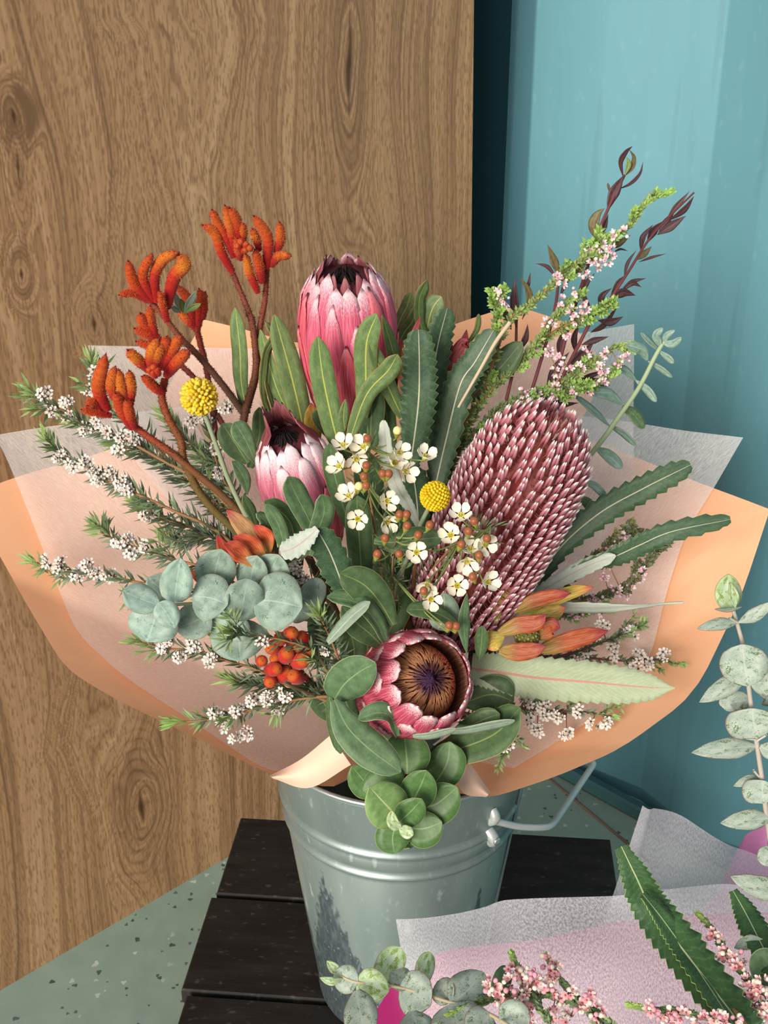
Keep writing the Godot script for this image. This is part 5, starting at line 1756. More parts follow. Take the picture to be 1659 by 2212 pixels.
func gums() -> void:
	var g := "eucalyptus sprigs in the bouquet"
	var th := thing("eucalyptus", "silver-blue round-leaved eucalyptus at the lower left", "foliage", spot(660, 1300, 0.83), g)
	stem(th, [800, 1500, 660, 1300, 560, 1300, 450, 1302, 342, 1308], 0.92, 0.80, 5, 3, M.euc_stem)
	leaves(th, [
		[[520, 1335, 516, 1375, 520, 1428], 0.83, 0.825, 125, "round"],
		[[640, 1285, 665, 1298, 690, 1315], 0.84, 0.838, 112, "round"],
		[[500, 1318, 490, 1350, 478, 1378], 0.825, 0.82, 108, "round", {"m": M.euc_blue_light}],
		[[455, 1325, 420, 1342, 378, 1358], 0.822, 0.815, 81, "round"],
		[[570, 1275, 585, 1235, 602, 1198], 0.828, 0.825, 87, "round"],
		[[538, 1275, 545, 1235, 556, 1200], 0.824, 0.82, 69, "round"],
		[[456, 1275, 466, 1230, 478, 1186], 0.818, 0.815, 90, "round"],
		[[378, 1300, 350, 1275, 320, 1248], 0.815, 0.812, 81, "round", {"m": M.euc_blue_light}],
		[[548, 1295, 600, 1300, 653, 1312], 0.808, 0.803, 130, "round"],
		[[535, 1250, 525, 1300, 514, 1342], 0.806, 0.80, 92, "round"],
		[[415, 1288, 455, 1292, 492, 1306], 0.80, 0.795, 105, "round"],
		[[377, 1300, 382, 1255, 390, 1205], 0.80, 0.792, 72, "round", {"m": M.euc_blue_light, "fold": 0.3}],
		[[345, 1305, 330, 1350, 318, 1386], 0.80, 0.792, 110, "round", {"m": M.euc_blue_light}],
		[[344, 1308, 300, 1292, 265, 1276], 0.79, 0.782, 65, "round", {"m": M.euc_blue_light}],
		[[342, 1302, 360, 1325, 378, 1356], 0.785, 0.775, 56, "round", {"m": M.euc_blue_light}],
	], M.euc_blue, 0.06)
	th = thing("eucalyptus", "fresh green eucalyptus tip hanging over the front of the bucket", "foliage", spot(880, 1640, 0.80), g)
	stem(th, [870, 1560, 895, 1630, 890, 1720, 862, 1782], 0.90, 0.745, 4, 2.5, M.twig_green)
	leaves(th, [
		[[935, 1700, 965, 1650, 972, 1602], 0.77, 0.785, 84, "round"],
		[[880, 1672, 878, 1630, 872, 1576], 0.762, 0.775, 104, "round"],
		[[815, 1705, 790, 1690, 760, 1655], 0.765, 0.77, 71, "round"],
		[[872, 1700, 832, 1688, 784, 1708], 0.755, 0.752, 71, "round"],
		[[912, 1745, 945, 1735, 988, 1700], 0.755, 0.755, 91, "round"],
		[[884, 1742, 905, 1705, 922, 1664], 0.748, 0.748, 78, "round"],
		[[890, 1830, 880, 1815, 890, 1782], 0.762, 0.755, 50, "oblong"],
		[[878, 1788, 915, 1790, 955, 1776], 0.745, 0.742, 82, "round"],
		[[866, 1772, 835, 1740, 798, 1700], 0.738, 0.735, 99, "round", {"m": M.euc_green_light}],
		[[856, 1780, 848, 1810, 852, 1844], 0.736, 0.732, 76, "round"],
		[[862, 1776, 885, 1755, 912, 1726], 0.73, 0.728, 63, "round"],
		[[864, 1786, 880, 1798, 893, 1804], 0.722, 0.718, 28, "round", {"m": M.euc_wax_green}],
		[[864, 1790, 850, 1775, 846, 1750], 0.722, 0.718, 28, "round", {"m": M.euc_wax_green, "fold": 0.4}],
	], M.euc_green, 0.08)
	th = thing("eucalyptus", "slender eucalyptus shoot with paired narrow leaves at the upper right", "foliage", spot(1290, 960, 0.98), g)
	stem(th, [940, 1500, 1120, 1180, 1290, 965, 1330, 910, 1380, 838, 1418, 765, 1440, 730], 0.95, 0.97, 6, 4, M.euc_stem)
	leaves(th, [
		[[1428, 748, 1418, 725, 1432, 708], 0.968, 0.962, 18, "round"],
		[[1434, 742, 1455, 742, 1472, 728], 0.966, 0.96, 18, "round"],
		[[1434, 740, 1440, 725, 1458, 713], 0.968, 0.965, 14, "round"],
		[[1424, 758, 1405, 740, 1384, 719], 0.972, 0.968, 15, "oblong", {"roll": 40}],
		[[1424, 758, 1442, 772, 1456, 784], 0.968, 0.96, 17, "oblong", {"roll": 35}],
		[[1398, 778, 1385, 755, 1352, 744], 0.968, 0.955, 24, "oblong"],
		[[1400, 780, 1425, 795, 1452, 815], 0.97, 0.965, 16, "oblong", {"roll": 40}],
		[[1374, 822, 1350, 800, 1318, 786], 0.972, 0.96, 20, "oblong", {"roll": 30}],
		[[1374, 822, 1398, 842, 1418, 868], 0.968, 0.955, 18, "oblong", {"roll": 20}],
		[[1344, 872, 1310, 850, 1274, 848], 0.968, 0.95, 28, "oblong", {"roll": 20}],
		[[1344, 878, 1368, 895, 1391, 926], 0.97, 0.96, 30, "oblong", {"roll": -30, "m": M.grey_leaf}],
		[[1314, 918, 1285, 890, 1240, 853], 0.97, 0.955, 18, "oblong", {"roll": 40}],
		[[1314, 918, 1345, 935, 1374, 962], 0.968, 0.955, 18, "oblong", {"roll": 40}],
		[[1288, 968, 1315, 985, 1344, 1012], 0.965, 0.955, 28, "oblong", {"roll": -20}],
		[[1260, 1040, 1285, 1050, 1312, 1078], 0.96, 0.95, 18, "oblong"],
		[[1250, 1075, 1268, 1085, 1285, 1105], 0.96, 0.95, 24, "oblong", {"m": M.grey_leaf}],
	], M.euc_slim, 0.1)

func conebushes() -> void:
	var g := "conebush blooms"
	var th := thing("conebush", "orange-red conebush bracts above the silver-blue leaves", "flower", spot(600, 1230, 0.86), g)
	leaves(th, [
		[[575, 1200, 545, 1160, 518, 1130, 489, 1101], 0.845, 0.83, 42, "lance", {"m": M.leuc_pale}],
		[[582, 1202, 580, 1165, 566, 1148, 548, 1134], 0.84, 0.835, 32, "lance"],
		[[576, 1210, 555, 1185, 530, 1168, 502, 1160], 0.835, 0.82, 38, "lance", {"fold": 0.4}],
		[[560, 1230, 525, 1200, 505, 1185, 484, 1176], 0.825, 0.81, 44, "lance", {"fold": 0.3}],
		[[510, 1230, 490, 1200, 468, 1156], 0.85, 0.845, 34, "lance"],
		[[440, 1270, 425, 1245, 412, 1232], 0.85, 0.85, 18, "lance"],
		[[560, 1240, 560, 1210, 556, 1185], 0.84, 0.835, 40, "lance"],
	], M.leuc_coral, 0.25, "bract")
	trunk(th, spot(585, 1225, 0.855), 0.002, M.twig_red)
	th = thing("conebush", "yellow and red conebush bloom with a green cone at the right", "flower", spot(1080, 1380, 0.84), g)
	leaves(th, [
		[[1078, 1368, 1120, 1350, 1155, 1345, 1180, 1328], 0.805, 0.80, 40, "spear", {"fold": 0.3}],
		[[1078, 1405, 1110, 1408, 1145, 1405, 1180, 1396], 0.80, 0.795, 40, "spear", {"fold": 0.3}],
		[[1088, 1372, 1065, 1385, 1052, 1402], 0.805, 0.80, 46, "oblong", {"m": M.leuc_yellow}],
		[[1160, 1405, 1210, 1390, 1260, 1375, 1314, 1362], 0.82, 0.82, 42, "spear"],
		[[1150, 1370, 1175, 1365, 1190, 1352, 1210, 1356], 0.815, 0.81, 42, "spear"],
		[[1072, 1345, 1075, 1310, 1088, 1285, 1108, 1268], 0.83, 0.83, 24, "spear", {"m": M.leuc_yellow}],
		[[1110, 1320, 1150, 1300, 1190, 1288, 1234, 1281], 0.835, 0.83, 32, "spear", {"fold": 0.4}],
		[[1120, 1322, 1180, 1300, 1230, 1280, 1282, 1268], 0.845, 0.845, 32, "spear", {"m": M.leuc_yellow}],
		[[1140, 1345, 1180, 1330, 1222, 1312], 0.84, 0.84, 40, "spear", {"m": M.leuc_yellow}],
	], M.leuc_red, 0.2, "bract")
	var c := spot(1138, 1376, 0.812)
	var m := px(c)
	var b := mb()
	ball(b, c, Vector3(24, 26, 22) * m, basis_y(Vector3(0.7, 0.2, 0.5)), lin("5a5a2c"), 8, 12)
	for i in 90:
		var z := 1.0 - 2.0 * (i + 0.5) / 90.0
		var a := i * 2.399963
		var d := Vector3(sqrt(1.0 - z * z) * cos(a), z, sqrt(1.0 - z * z) * sin(a))
		ball(b, c + basis_y(Vector3(0.7, 0.2, 0.5)) * (d * Vector3(24, 26, 22) * m), Vector3.ONE * 3.4 * m, Basis(), lin("8a8a4a").lerp(lin("4a4a24"), rng.randf()), 4, 6)
	put(b, "cone", M.skin, th)
	trunk(th, spot(1075, 1385, 0.83), 0.002, M.twig_red)
	th = thing("conebush", "dark red conebush tips behind the upright saw-toothed leaves", "flower", spot(960, 880, 0.98), g)
	leaves(th, [
		[[945, 880, 968, 830, 995, 780, 1008, 712], 0.965, 0.96, 42, "lance", {"m": M.leuc_dark}],
		[[950, 850, 968, 800, 1000, 745, 1006, 742], 0.96, 0.955, 34, "lance", {"m": M.leuc_dark}],
		[[960, 860, 972, 800, 975, 740], 0.97, 0.97, 28, "lance", {"m": M.leuc_dark}],
		[[872, 800, 885, 750, 909, 682], 0.945, 0.945, 20, "lance", {"m": M.leuc_dark}],
		[[878, 840, 862, 790, 868, 732], 0.955, 0.955, 30, "lance", {"m": M.leuc_pale}],
		[[885, 880, 875, 845, 862, 815], 0.95, 0.95, 28, "lance", {"m": M.leuc_pale}],
		[[990, 868, 1025, 862, 1050, 845, 1076, 818], 0.955, 0.95, 18, "lance"],
		[[955, 920, 958, 860, 970, 800], 0.975, 0.975, 40, "lance", {"m": M.leuc_dark}],
	], M.leuc_red, 0.2, "bract")
	leaves(th, [
		[[852, 760, 872, 720, 890, 695, 905, 656], 0.99, 0.99, 34, "strap", {"roll": 25}],
		[[852, 728, 865, 690, 880, 660, 888, 632], 1.0, 1.0, 28, "strap", {"roll": -20}],
		[[925, 740, 908, 700, 905, 650, 922, 604], 0.985, 0.985, 34, "strap", {"roll": 45, "wave": 0.05}],
		[[920, 740, 925, 700, 935, 665, 953, 640], 0.99, 0.99, 44, "strap", {"roll": -10}],
		[[905, 760, 900, 720, 925, 680, 940, 640], 1.0, 1.0, 40, "strap"],
		[[1005, 870, 1045, 830, 1085, 790, 1128, 738], 0.955, 0.955, 60, "oblong", {"roll": -10, "m": M.dull_leaf}],
		[[1012, 740, 1030, 710, 1034, 678], 0.98, 0.98, 14, "strap", {"roll": 30}],
		[[940, 850, 952, 890, 958, 920], 0.965, 0.965, 60, "strap", {"m": M.dull_leaf}],
		[[860, 860, 876, 800, 880, 760], 0.985, 0.985, 60, "strap", {"m": M.dull_leaf}],
	], M.protea_leaf, 0.15)
	trunk(th, spot(945, 900, 0.965), 0.002, M.twig_red)

func tea_trees() -> void:
	var g := "white tea tree sprigs"
	var base := {"kind": T.tea, "per": 2, "len": 56.0, "w": 6.0, "open": 1.0, "n": 8, "size": 10.0, "reach": 14.0, "k0": lin("2f4529"), "k1": lin("557040"), "tuft": 5, "side": 3, "sidelen": 70.0, "sideper": 2}
	var rows := [
		["long white tea tree sprig reaching across the timber wall at upper left", [520, 1120, 439, 1044, 345, 991, 282, 956, 235, 937, 188, 922, 141, 890, 94, 865, 66, 842], 0.97, 1.0, [97, 850, 110, 887, 141, 869, 150, 900, 185, 928, 210, 912, 232, 934, 282, 950, 257, 972, 262, 945], {}],
		["short white tea tree tip beside the lowest left kangaroo paw", [380, 1010, 320, 950, 270, 900, 230, 862, 205, 815, 198, 785], 1.0, 1.03, [194, 840, 204, 806, 215, 850], {"n": 5}],
		["white tea tree sprig lying over the left tissue below the longest one", [560, 1230, 470, 1148, 376, 1104, 323, 1079, 273, 1057, 219, 1028, 176, 1003, 125, 975, 104, 947], 0.94, 0.97, [132, 988, 157, 1006, 185, 1000, 213, 1038, 235, 1019, 273, 1057, 317, 1113, 262, 1043, 200, 1022], {}],
		["lowest left-reaching white tea tree sprig pointing at the timber wall", [520, 1310, 400, 1270, 310, 1260, 260, 1250, 200, 1240, 125, 1230, 72, 1214], 0.87, 0.93, [105, 1210, 135, 1220, 165, 1243, 190, 1220, 205, 1243, 235, 1240, 120, 1232], {"n": 5}],
		["white tea tree sprig just above the silver-blue leaves", [560, 1290, 450, 1230, 380, 1210, 325, 1190, 260, 1172, 216, 1150], 0.87, 0.91, [258, 1172, 275, 1165, 283, 1195, 316, 1183], {}],
		["white tea tree sprig emerging under the silver-blue leaves", [720, 1520, 600, 1470, 550, 1445, 480, 1425, 425, 1405, 350, 1400, 300, 1385], 0.84, 0.845, [365, 1385, 350, 1400, 415, 1392, 388, 1418, 420, 1400, 452, 1425], {}],
		["white tea tree sprig with a bright green tip over the lower left wrap", [790, 1520, 715, 1505, 650, 1510, 575, 1525, 500, 1545, 450, 1555, 385, 1560], 0.83, 0.82, [465, 1540, 512, 1537, 485, 1565, 545, 1515, 575, 1510, 595, 1533, 615, 1500, 510, 1592, 535, 1585], {"tuft": 12, "tip": lin("8fb84a")}],
		["thin tea tree twig crossing in front of the red bud cluster", [770, 1500, 715, 1460, 690, 1420, 665, 1400, 600, 1380, 530, 1373, 500, 1364], 0.83, 0.79, [567, 1388, 705, 1405], {"per": 4, "n": 4}],
		["white tea tree sprig hidden behind the upper yellow ball flower", [560, 1180, 520, 1090, 480, 1030, 455, 950, 440, 890], 0.96, 1.0, [466, 968, 472, 1022, 485, 880, 412, 912, 440, 905], {}],
		["small white tea tree cluster under the bent saw-toothed leaf", [720, 1400, 680, 1330, 650, 1265, 630, 1215], 0.86, 0.85, [650, 1245, 640, 1225], {"per": 3}],
		["dry white tea tree sprig at right with flowers along brown twigs", [960, 1480, 1080, 1425, 1180, 1418, 1253, 1420, 1344, 1427, 1409, 1424, 1466, 1434], 0.90, 0.94, [1246, 1384, 1235, 1416, 1322, 1387, 1325, 1413, 1380, 1416, 1401, 1434, 1434, 1416, 1268, 1405, 1372, 1441, 1075, 1420, 1100, 1417, 1255, 1432, 1215, 1428], {"twig": M.twig_red, "len": 26.0, "per": 3, "n": 7}],
		["upper fork of the dry white tea tree at right", [1180, 1425, 1240, 1410, 1290, 1390, 1335, 1375, 1384, 1347], 0.90, 0.92, [1286, 1369, 1362, 1369, 1300, 1352], {"twig": M.twig_red, "len": 26.0, "per": 3}],
		["white tea tree sprig under the broad pale saw-toothed leaf", [960, 1560, 1080, 1530, 1145, 1532, 1199, 1536, 1253, 1536, 1322, 1547], 0.86, 0.87, [1141, 1554, 1177, 1543, 1203, 1547, 1250, 1539, 1278, 1565, 1311, 1561, 1174, 1525, 1137, 1518, 1224, 1586, 1160, 1575], {"twig": M.twig_red, "len": 26.0, "per": 3}],
		["tiny white tea tree cluster hanging over the right folded corner", [1000, 1540, 1080, 1560, 1100, 1590, 1096, 1622], 0.82, 0.815, [1096, 1606], {"twig": M.twig_red, "len": 24.0, "per": 2}],
	]
	for r in rows:
		var o: Dictionary = base.duplicate()
		o.merge({"clusters": r[4]})
		o.merge(r[5], true)
		var th := thing("tea_tree", r[0], "flower", spot(r[1][0], r[1][1], r[2]), g)
		sprig(th, r[1], r[2], r[3], o)
	# flowerless needle sprigs that fill the left side
	rows = [
		["bare needle-leaved sprig filling the left side, uppermost", [640, 1250, 520, 1130, 430, 1060, 330, 990, 250, 960], 0.97, 1.02],
		["bare needle-leaved sprig on the left between two flowering ones", [620, 1260, 500, 1180, 410, 1140, 330, 1110, 290, 1075], 0.95, 0.99],
		["bare needle-leaved sprig on the left above the orange-red bracts", [620, 1280, 540, 1210, 460, 1160, 400, 1170, 360, 1160], 0.93, 0.97],
		["bare needle-leaved sprig beneath the red bud cluster", [780, 1540, 700, 1490, 640, 1490, 560, 1480, 500, 1470], 0.86, 0.86],
		["bare needle-leaved sprig behind the red bud cluster, nearest the grey leaves", [760, 1500, 730, 1420, 710, 1370, 690, 1330], 0.82, 0.80],
		["bare needle-leaved sprig on the left below the shaggy yellow ball", [600, 1240, 530, 1140, 480, 1050, 420, 970, 360, 900], 0.98, 1.03],
	]
	for r in rows:
		var th := thing("tea_tree", r[0], "foliage", spot(r[1][0], r[1][1], r[2]))
		sprig(th, r[1], r[2], r[3], {"kind": T.tea, "per": 6, "len": 60.0, "w": 6.0, "open": 1.05, "tuft": 4, "k0": lin("2f4529"), "k1": lin("566f40")})

func pink_sprigs() -> void:
	var g := "fine pink-flowered sprigs"
	var base := {"kind": T.pink, "buds": [T.bud_pink, T.bud_white], "per": 8, "len": 19.0, "w": 7.5, "k0": lin("55702c"), "k1": lin("86a040"), "tip": lin("8fc048"), "open": 1.15, "side": 9, "n": 3, "size": 6.8, "reach": 11.0, "leafname": "small_leaves", "twig": M.twig, "r0": 4.0}
	var rows := [
		["longest fine pink-flowered sprig rising to a green tip before the teal wall", [950, 1150, 985, 980, 1040, 860, 1095, 701, 1141, 662, 1189, 619, 1243, 571, 1291, 541, 1321, 517, 1367, 478, 1397, 436, 1448, 414], 0.94, 1.0, [1349, 502, 1327, 508, 1321, 541, 1309, 565, 1264, 592, 1204, 598, 1213, 607, 1296, 530, 1285, 565], {}],
		["bushy green side shoot of the longest pink-flowered sprig", [1243, 590, 1262, 560, 1285, 535, 1300, 520], 0.985, 0.985, [1318, 550, 1290, 570, 1275, 548], {"per": 16, "len": 20.0}],
		["second fine pink-flowered sprig, ending beside the purple shoot", [940, 1100, 1000, 921, 1045, 861, 1090, 813, 1120, 783, 1160, 740, 1193, 692, 1225, 655, 1259, 630], 0.93, 0.985, [1241, 632, 1256, 656, 1235, 674, 1223, 722, 1184, 700, 1210, 650], {}],
		["pink-flowered side twig pointing at the right purple shoot", [1150, 750, 1200, 715, 1250, 690, 1290, 668, 1324, 661], 0.975, 0.98, [1262, 668, 1245, 690], {}],
		["short pink-flowered side twig standing up before the peach sheet", [1082, 800, 1072, 760, 1069, 700, 1078, 628], 0.96, 0.965, [1081, 635, 1092, 648], {}],
		["drooping pink-flowered sprig over the right tissue corner", [1060, 900, 1150, 850, 1211, 830, 1241, 813, 1271, 789, 1325, 752, 1362, 744], 0.94, 0.965, [1313, 765, 1335, 783, 1268, 765, 1199, 801, 1226, 792, 1250, 792, 1356, 774, 1184, 756, 1211, 770, 1290, 780, 1300, 800], {}],
		["lower fork of the drooping pink-flowered sprig", [1100, 880, 1170, 850, 1230, 845, 1290, 825, 1330, 808], 0.94, 0.955, [1202, 840, 1240, 850, 1300, 825, 1275, 838], {}],
		["pink-flowered sprig close to the top of the banksia cone", [950, 1060, 985, 980, 1030, 930, 1080, 880, 1140, 850, 1200, 840], 0.935, 0.945, [1130, 848, 1160, 852, 1200, 855], {"per": 9, "k0": lin("3a5024"), "k1": lin("5c7434")}],
		["dark pink-flowered sprig behind the two right banksia leaves", [1100, 1340, 1217, 1304, 1289, 1290, 1347, 1268, 1380, 1236, 1409, 1207, 1438, 1172], 0.91, 0.95, [1387, 1236, 1380, 1248, 1362, 1268, 1351, 1283, 1307, 1250, 1318, 1225, 1282, 1293, 1330, 1275, 1300, 1300], {"k0": lin("3f4a22"), "k1": lin("5c6430"), "tip": lin("6a6a34"), "n": 4, "size": 6.5}],
		["darkest pink-flowered sprig between the two right banksia leaves", [1200, 1300, 1250, 1230, 1289, 1196, 1333, 1163, 1369, 1146, 1408, 1152], 0.92, 0.955, [1333, 1170, 1310, 1190, 1350, 1155], {"k0": lin("3f4a22"), "k1": lin("5c6430"), "tip": lin("7a7a34"), "n": 4, "size": 6.5}],
		["low pink-flowered sprig under the narrow twisted banksia leaf", [1090, 1350, 1180, 1335, 1240, 1322, 1305, 1318], 0.87, 0.89, [1270, 1322, 1295, 1322, 1240, 1330], {"n": 4, "size": 6.0, "k0": lin("3f4a22"), "k1": lin("5c6430")}],
	]
	for r in rows:
		var o: Dictionary = base.duplicate()
		o.merge({"clusters": r[4]})
		o.merge(r[5], true)
		var th := thing("pink_sprig", r[0], "flower", spot(r[1][0], r[1][1], r[2]), g)
		sprig(th, r[1], r[2], r[3], o)
	var th2 := thing("dry_twig", "pale bare broken twig leaning beside the dark saw-toothed leaves", "twig", spot(1035, 800, 0.92))
	stem(th2, [990, 880, 1035, 802, 1070, 740, 1102, 696], 0.90, 0.91, 3, 5, mat(null, 0.8, Color("c3b196")))

func purple_shoots() -> void:
	var g := "purple-leaved shoots"
	var pg: Material = M.purple_green
	var th := thing("purple_shoot", "tallest purple-leaved shoot with a green curled tip", "foliage", spot(1120, 980, 0.97), g)
	stem(th, [1000, 1200, 1120, 980, 1190, 840, 1230, 700, 1262, 600, 1288, 514, 1315, 448, 1349, 378], 0.95, 1.04, 4.5, 3, M.twig_red)
	leaves(th, [
		[[1346, 382, 1340, 350, 1352, 328, 1366, 316], 1.04, 1.045, 13, "willow", {"roll": 30}],
		[[1352, 378, 1366, 362, 1370, 340, 1360, 324], 1.04, 1.04, 12, "willow", {"roll": -30, "m": pg}],
		[[1350, 378, 1358, 355, 1354, 338], 1.038, 1.038, 12, "willow", {"m": M.protea_leaf}],
		[[1338, 408, 1362, 396, 1382, 375, 1389, 350], 1.04, 1.04, 8, "willow", {"roll": 20}],
		[[1312, 456, 1322, 425, 1335, 400, 1348, 378], 1.03, 1.035, 24, "willow", {"roll": 10}],
		[[1318, 418, 1314, 402, 1313, 394], 1.035, 1.035, 6, "willow", {"m": pg}],
		[[1286, 515, 1282, 490, 1290, 465, 1306, 450], 1.025, 1.025, 24, "willow", {"roll": -15, "m": pg}],
		[[1288, 514, 1305, 490, 1314, 462], 1.028, 1.028, 12, "willow"],
		[[1306, 530, 1335, 525, 1362, 508], 1.02, 1.02, 18, "willow", {"m": pg}],
		[[1325, 545, 1340, 538, 1356, 542], 1.02, 1.02, 5, "willow"],
		[[1255, 640, 1268, 610, 1285, 590], 1.02, 1.02, 12, "willow"],
		[[1180, 860, 1200, 800, 1230, 760], 1.0, 1.0, 22, "willow"],
		[[1210, 780, 1212, 740, 1225, 700], 1.0, 1.0, 18, "willow"],
		[[1150, 900, 1200, 860, 1262, 842], 0.985, 0.985, 24, "willow"],
	], M.purple, 0.25)
	th = thing("purple_shoot", "right purple-leaved shoot leaning over the tissue corner", "foliage", spot(1180, 880, 0.97), g)
	stem(th, [1020, 1160, 1110, 985, 1180, 880, 1240, 765, 1285, 680, 1321, 641, 1358, 586, 1400, 520, 1442, 472, 1499, 416], 0.94, 1.05, 5, 2, M.twig_red)
	leaves(th, [
		[[1440, 475, 1462, 445, 1490, 413], 1.05, 1.05, 12, "willow"],
		[[1446, 476, 1478, 452, 1499, 424], 1.048, 1.048, 14, "willow", {"roll": 25}],
		[[1422, 505, 1440, 480, 1458, 455], 1.05, 1.05, 16, "willow", {"roll": -20}],
		[[1420, 507, 1450, 488, 1482, 466], 1.045, 1.045, 20, "willow"],
		[[1398, 524, 1412, 498, 1432, 478], 1.05, 1.05, 18, "willow", {"roll": 20}],
		[[1384, 542, 1390, 512, 1410, 486], 1.045, 1.045, 14, "willow", {"roll": -30}],
		[[1374, 562, 1392, 548, 1408, 532], 1.04, 1.04, 15, "willow", {"m": pg}],
		[[1380, 566, 1408, 556, 1439, 548], 1.045, 1.045, 6, "willow"],
		[[1348, 600, 1356, 568, 1375, 540], 1.04, 1.04, 8, "willow"],
		[[1345, 622, 1368, 608, 1396, 601], 1.04, 1.04, 10, "willow"],
		[[1342, 630, 1365, 612, 1386, 620], 1.035, 1.035, 12, "willow"],
		[[1318, 648, 1345, 632, 1373, 638], 1.03, 1.03, 20, "willow"],
		[[1318, 644, 1335, 612, 1348, 596], 1.04, 1.04, 12, "willow"],
		[[1292, 692, 1320, 695, 1346, 684], 1.02, 1.02, 18, "willow"],
		[[1276, 718, 1305, 700, 1338, 654], 1.02, 1.02, 14, "willow", {"roll": 30}],
		[[1296, 668, 1300, 640, 1322, 622], 1.03, 1.03, 14, "willow"],
		[[1284, 690, 1265, 650, 1262, 625], 1.03, 1.03, 12, "willow", {"m": pg}],
		[[1256, 745, 1285, 735, 1316, 727], 1.01, 1.01, 14, "willow"],
		[[1244, 765, 1240, 730, 1252, 698], 1.02, 1.02, 14, "willow"],
		[[1230, 790, 1260, 762, 1282, 740], 1.01, 1.01, 22, "willow"],
		[[1215, 820, 1245, 800, 1280, 758], 1.0, 1.0, 22, "willow"],
		[[1205, 838, 1260, 825, 1310, 818], 0.99, 0.99, 18, "willow"],
		[[1225, 850, 1270, 838, 1318, 832], 0.985, 0.985, 18, "willow"],
		[[1225, 846, 1270, 815, 1310, 800], 0.98, 0.98, 14, "willow"],
		[[1160, 910, 1200, 880, 1250, 870], 0.98, 0.98, 20, "willow"],
	], M.purple, 0.25)
	th = thing("purple_shoot", "short purple-leaved shoot tip above the middle pink-flowered twigs", "foliage", spot(1190, 700, 0.99), g)
	stem(th, [1150, 840, 1180, 740, 1200, 660, 1208, 590], 0.97, 1.0, 4, 3, M.twig_red)
	leaves(th, [
		[[1208, 594, 1196, 562, 1183, 528], 1.0, 1.0, 18, "willow", {"m": pg}],
		[[1200, 598, 1182, 576, 1157, 569], 1.0, 1.0, 9, "willow"],
		[[1218, 590, 1228, 572, 1232, 558], 1.0, 1.0, 7, "willow"],
		[[1210, 640, 1222, 612, 1234, 600], 1.0, 1.0, 10, "willow"],
	], M.purple, 0.25)
	th = thing("purple_shoot", "leftmost purple-leaved shoot with two broad upright leaves", "foliage", spot(1115, 780, 0.97), g)
	stem(th, [1090, 880, 1112, 780, 1116, 690], 0.95, 0.99, 4, 3, M.twig_red)
	leaves(th, [
		[[1116, 712, 1112, 650, 1113, 600], 0.985, 0.99, 19, "willow", {"roll": -20}],
		[[1128, 690, 1144, 650, 1138, 620, 1121, 600], 0.985, 0.985, 15, "willow", {"m": pg}],
		[[1104, 712, 1094, 685, 1088, 660], 0.98, 0.98, 18, "willow", {"m": pg}],
		[[1138, 640, 1142, 610, 1146, 588], 0.99, 0.99, 7, "willow"],
		[[1120, 760, 1135, 730, 1140, 700], 0.975, 0.975, 14, "willow"],
	], M.purple, 0.25)

# ---------------------------------------------------------------- the corner of another bouquet, nearer the eye
func leaf_sheet(th: Node3D, top: Array, low: Array, d0: float, d1: float, m: Material, bow: float) -> void:
	var rows := []
	var us := []
	var vs := []
	var n := 40
	var a := PackedVector3Array()
	var c := PackedVector3Array()
	for pass_ in [0, 1]:
		var src: Array = top if pass_ == 0 else low
		var k := src.size() / 2
		for i in n:
			var t := float(i) / (n - 1) * (k - 1)
			var j := mini(int(t), k - 2)
			var q := spot(lerpf(src[2 * j], src[2 * j + 2], t - j), lerpf(src[2 * j + 1], src[2 * j + 3], t - j), d0 if pass_ == 0 else d1)
			if pass_ == 0: a.append(q)
			else: c.append(q)
	for i in n: us.append(i / (n - 1.0) * 1.3)
	for r in 15:
		var f := r / 14.0
		var row := PackedVector3Array()
		for i in n:
			row.append(c[i].lerp(a[i], f) - (EYE - a[i]).normalized() * bow * sin(PI * f) + Vector3(0, 0, 0.004 * sin(i * 0.35) * f))
		rows.append(row)
		vs.append(f)
	var b := mb()
	grid(b, rows, false, us, vs)
	put(b, "sheet", m, th)

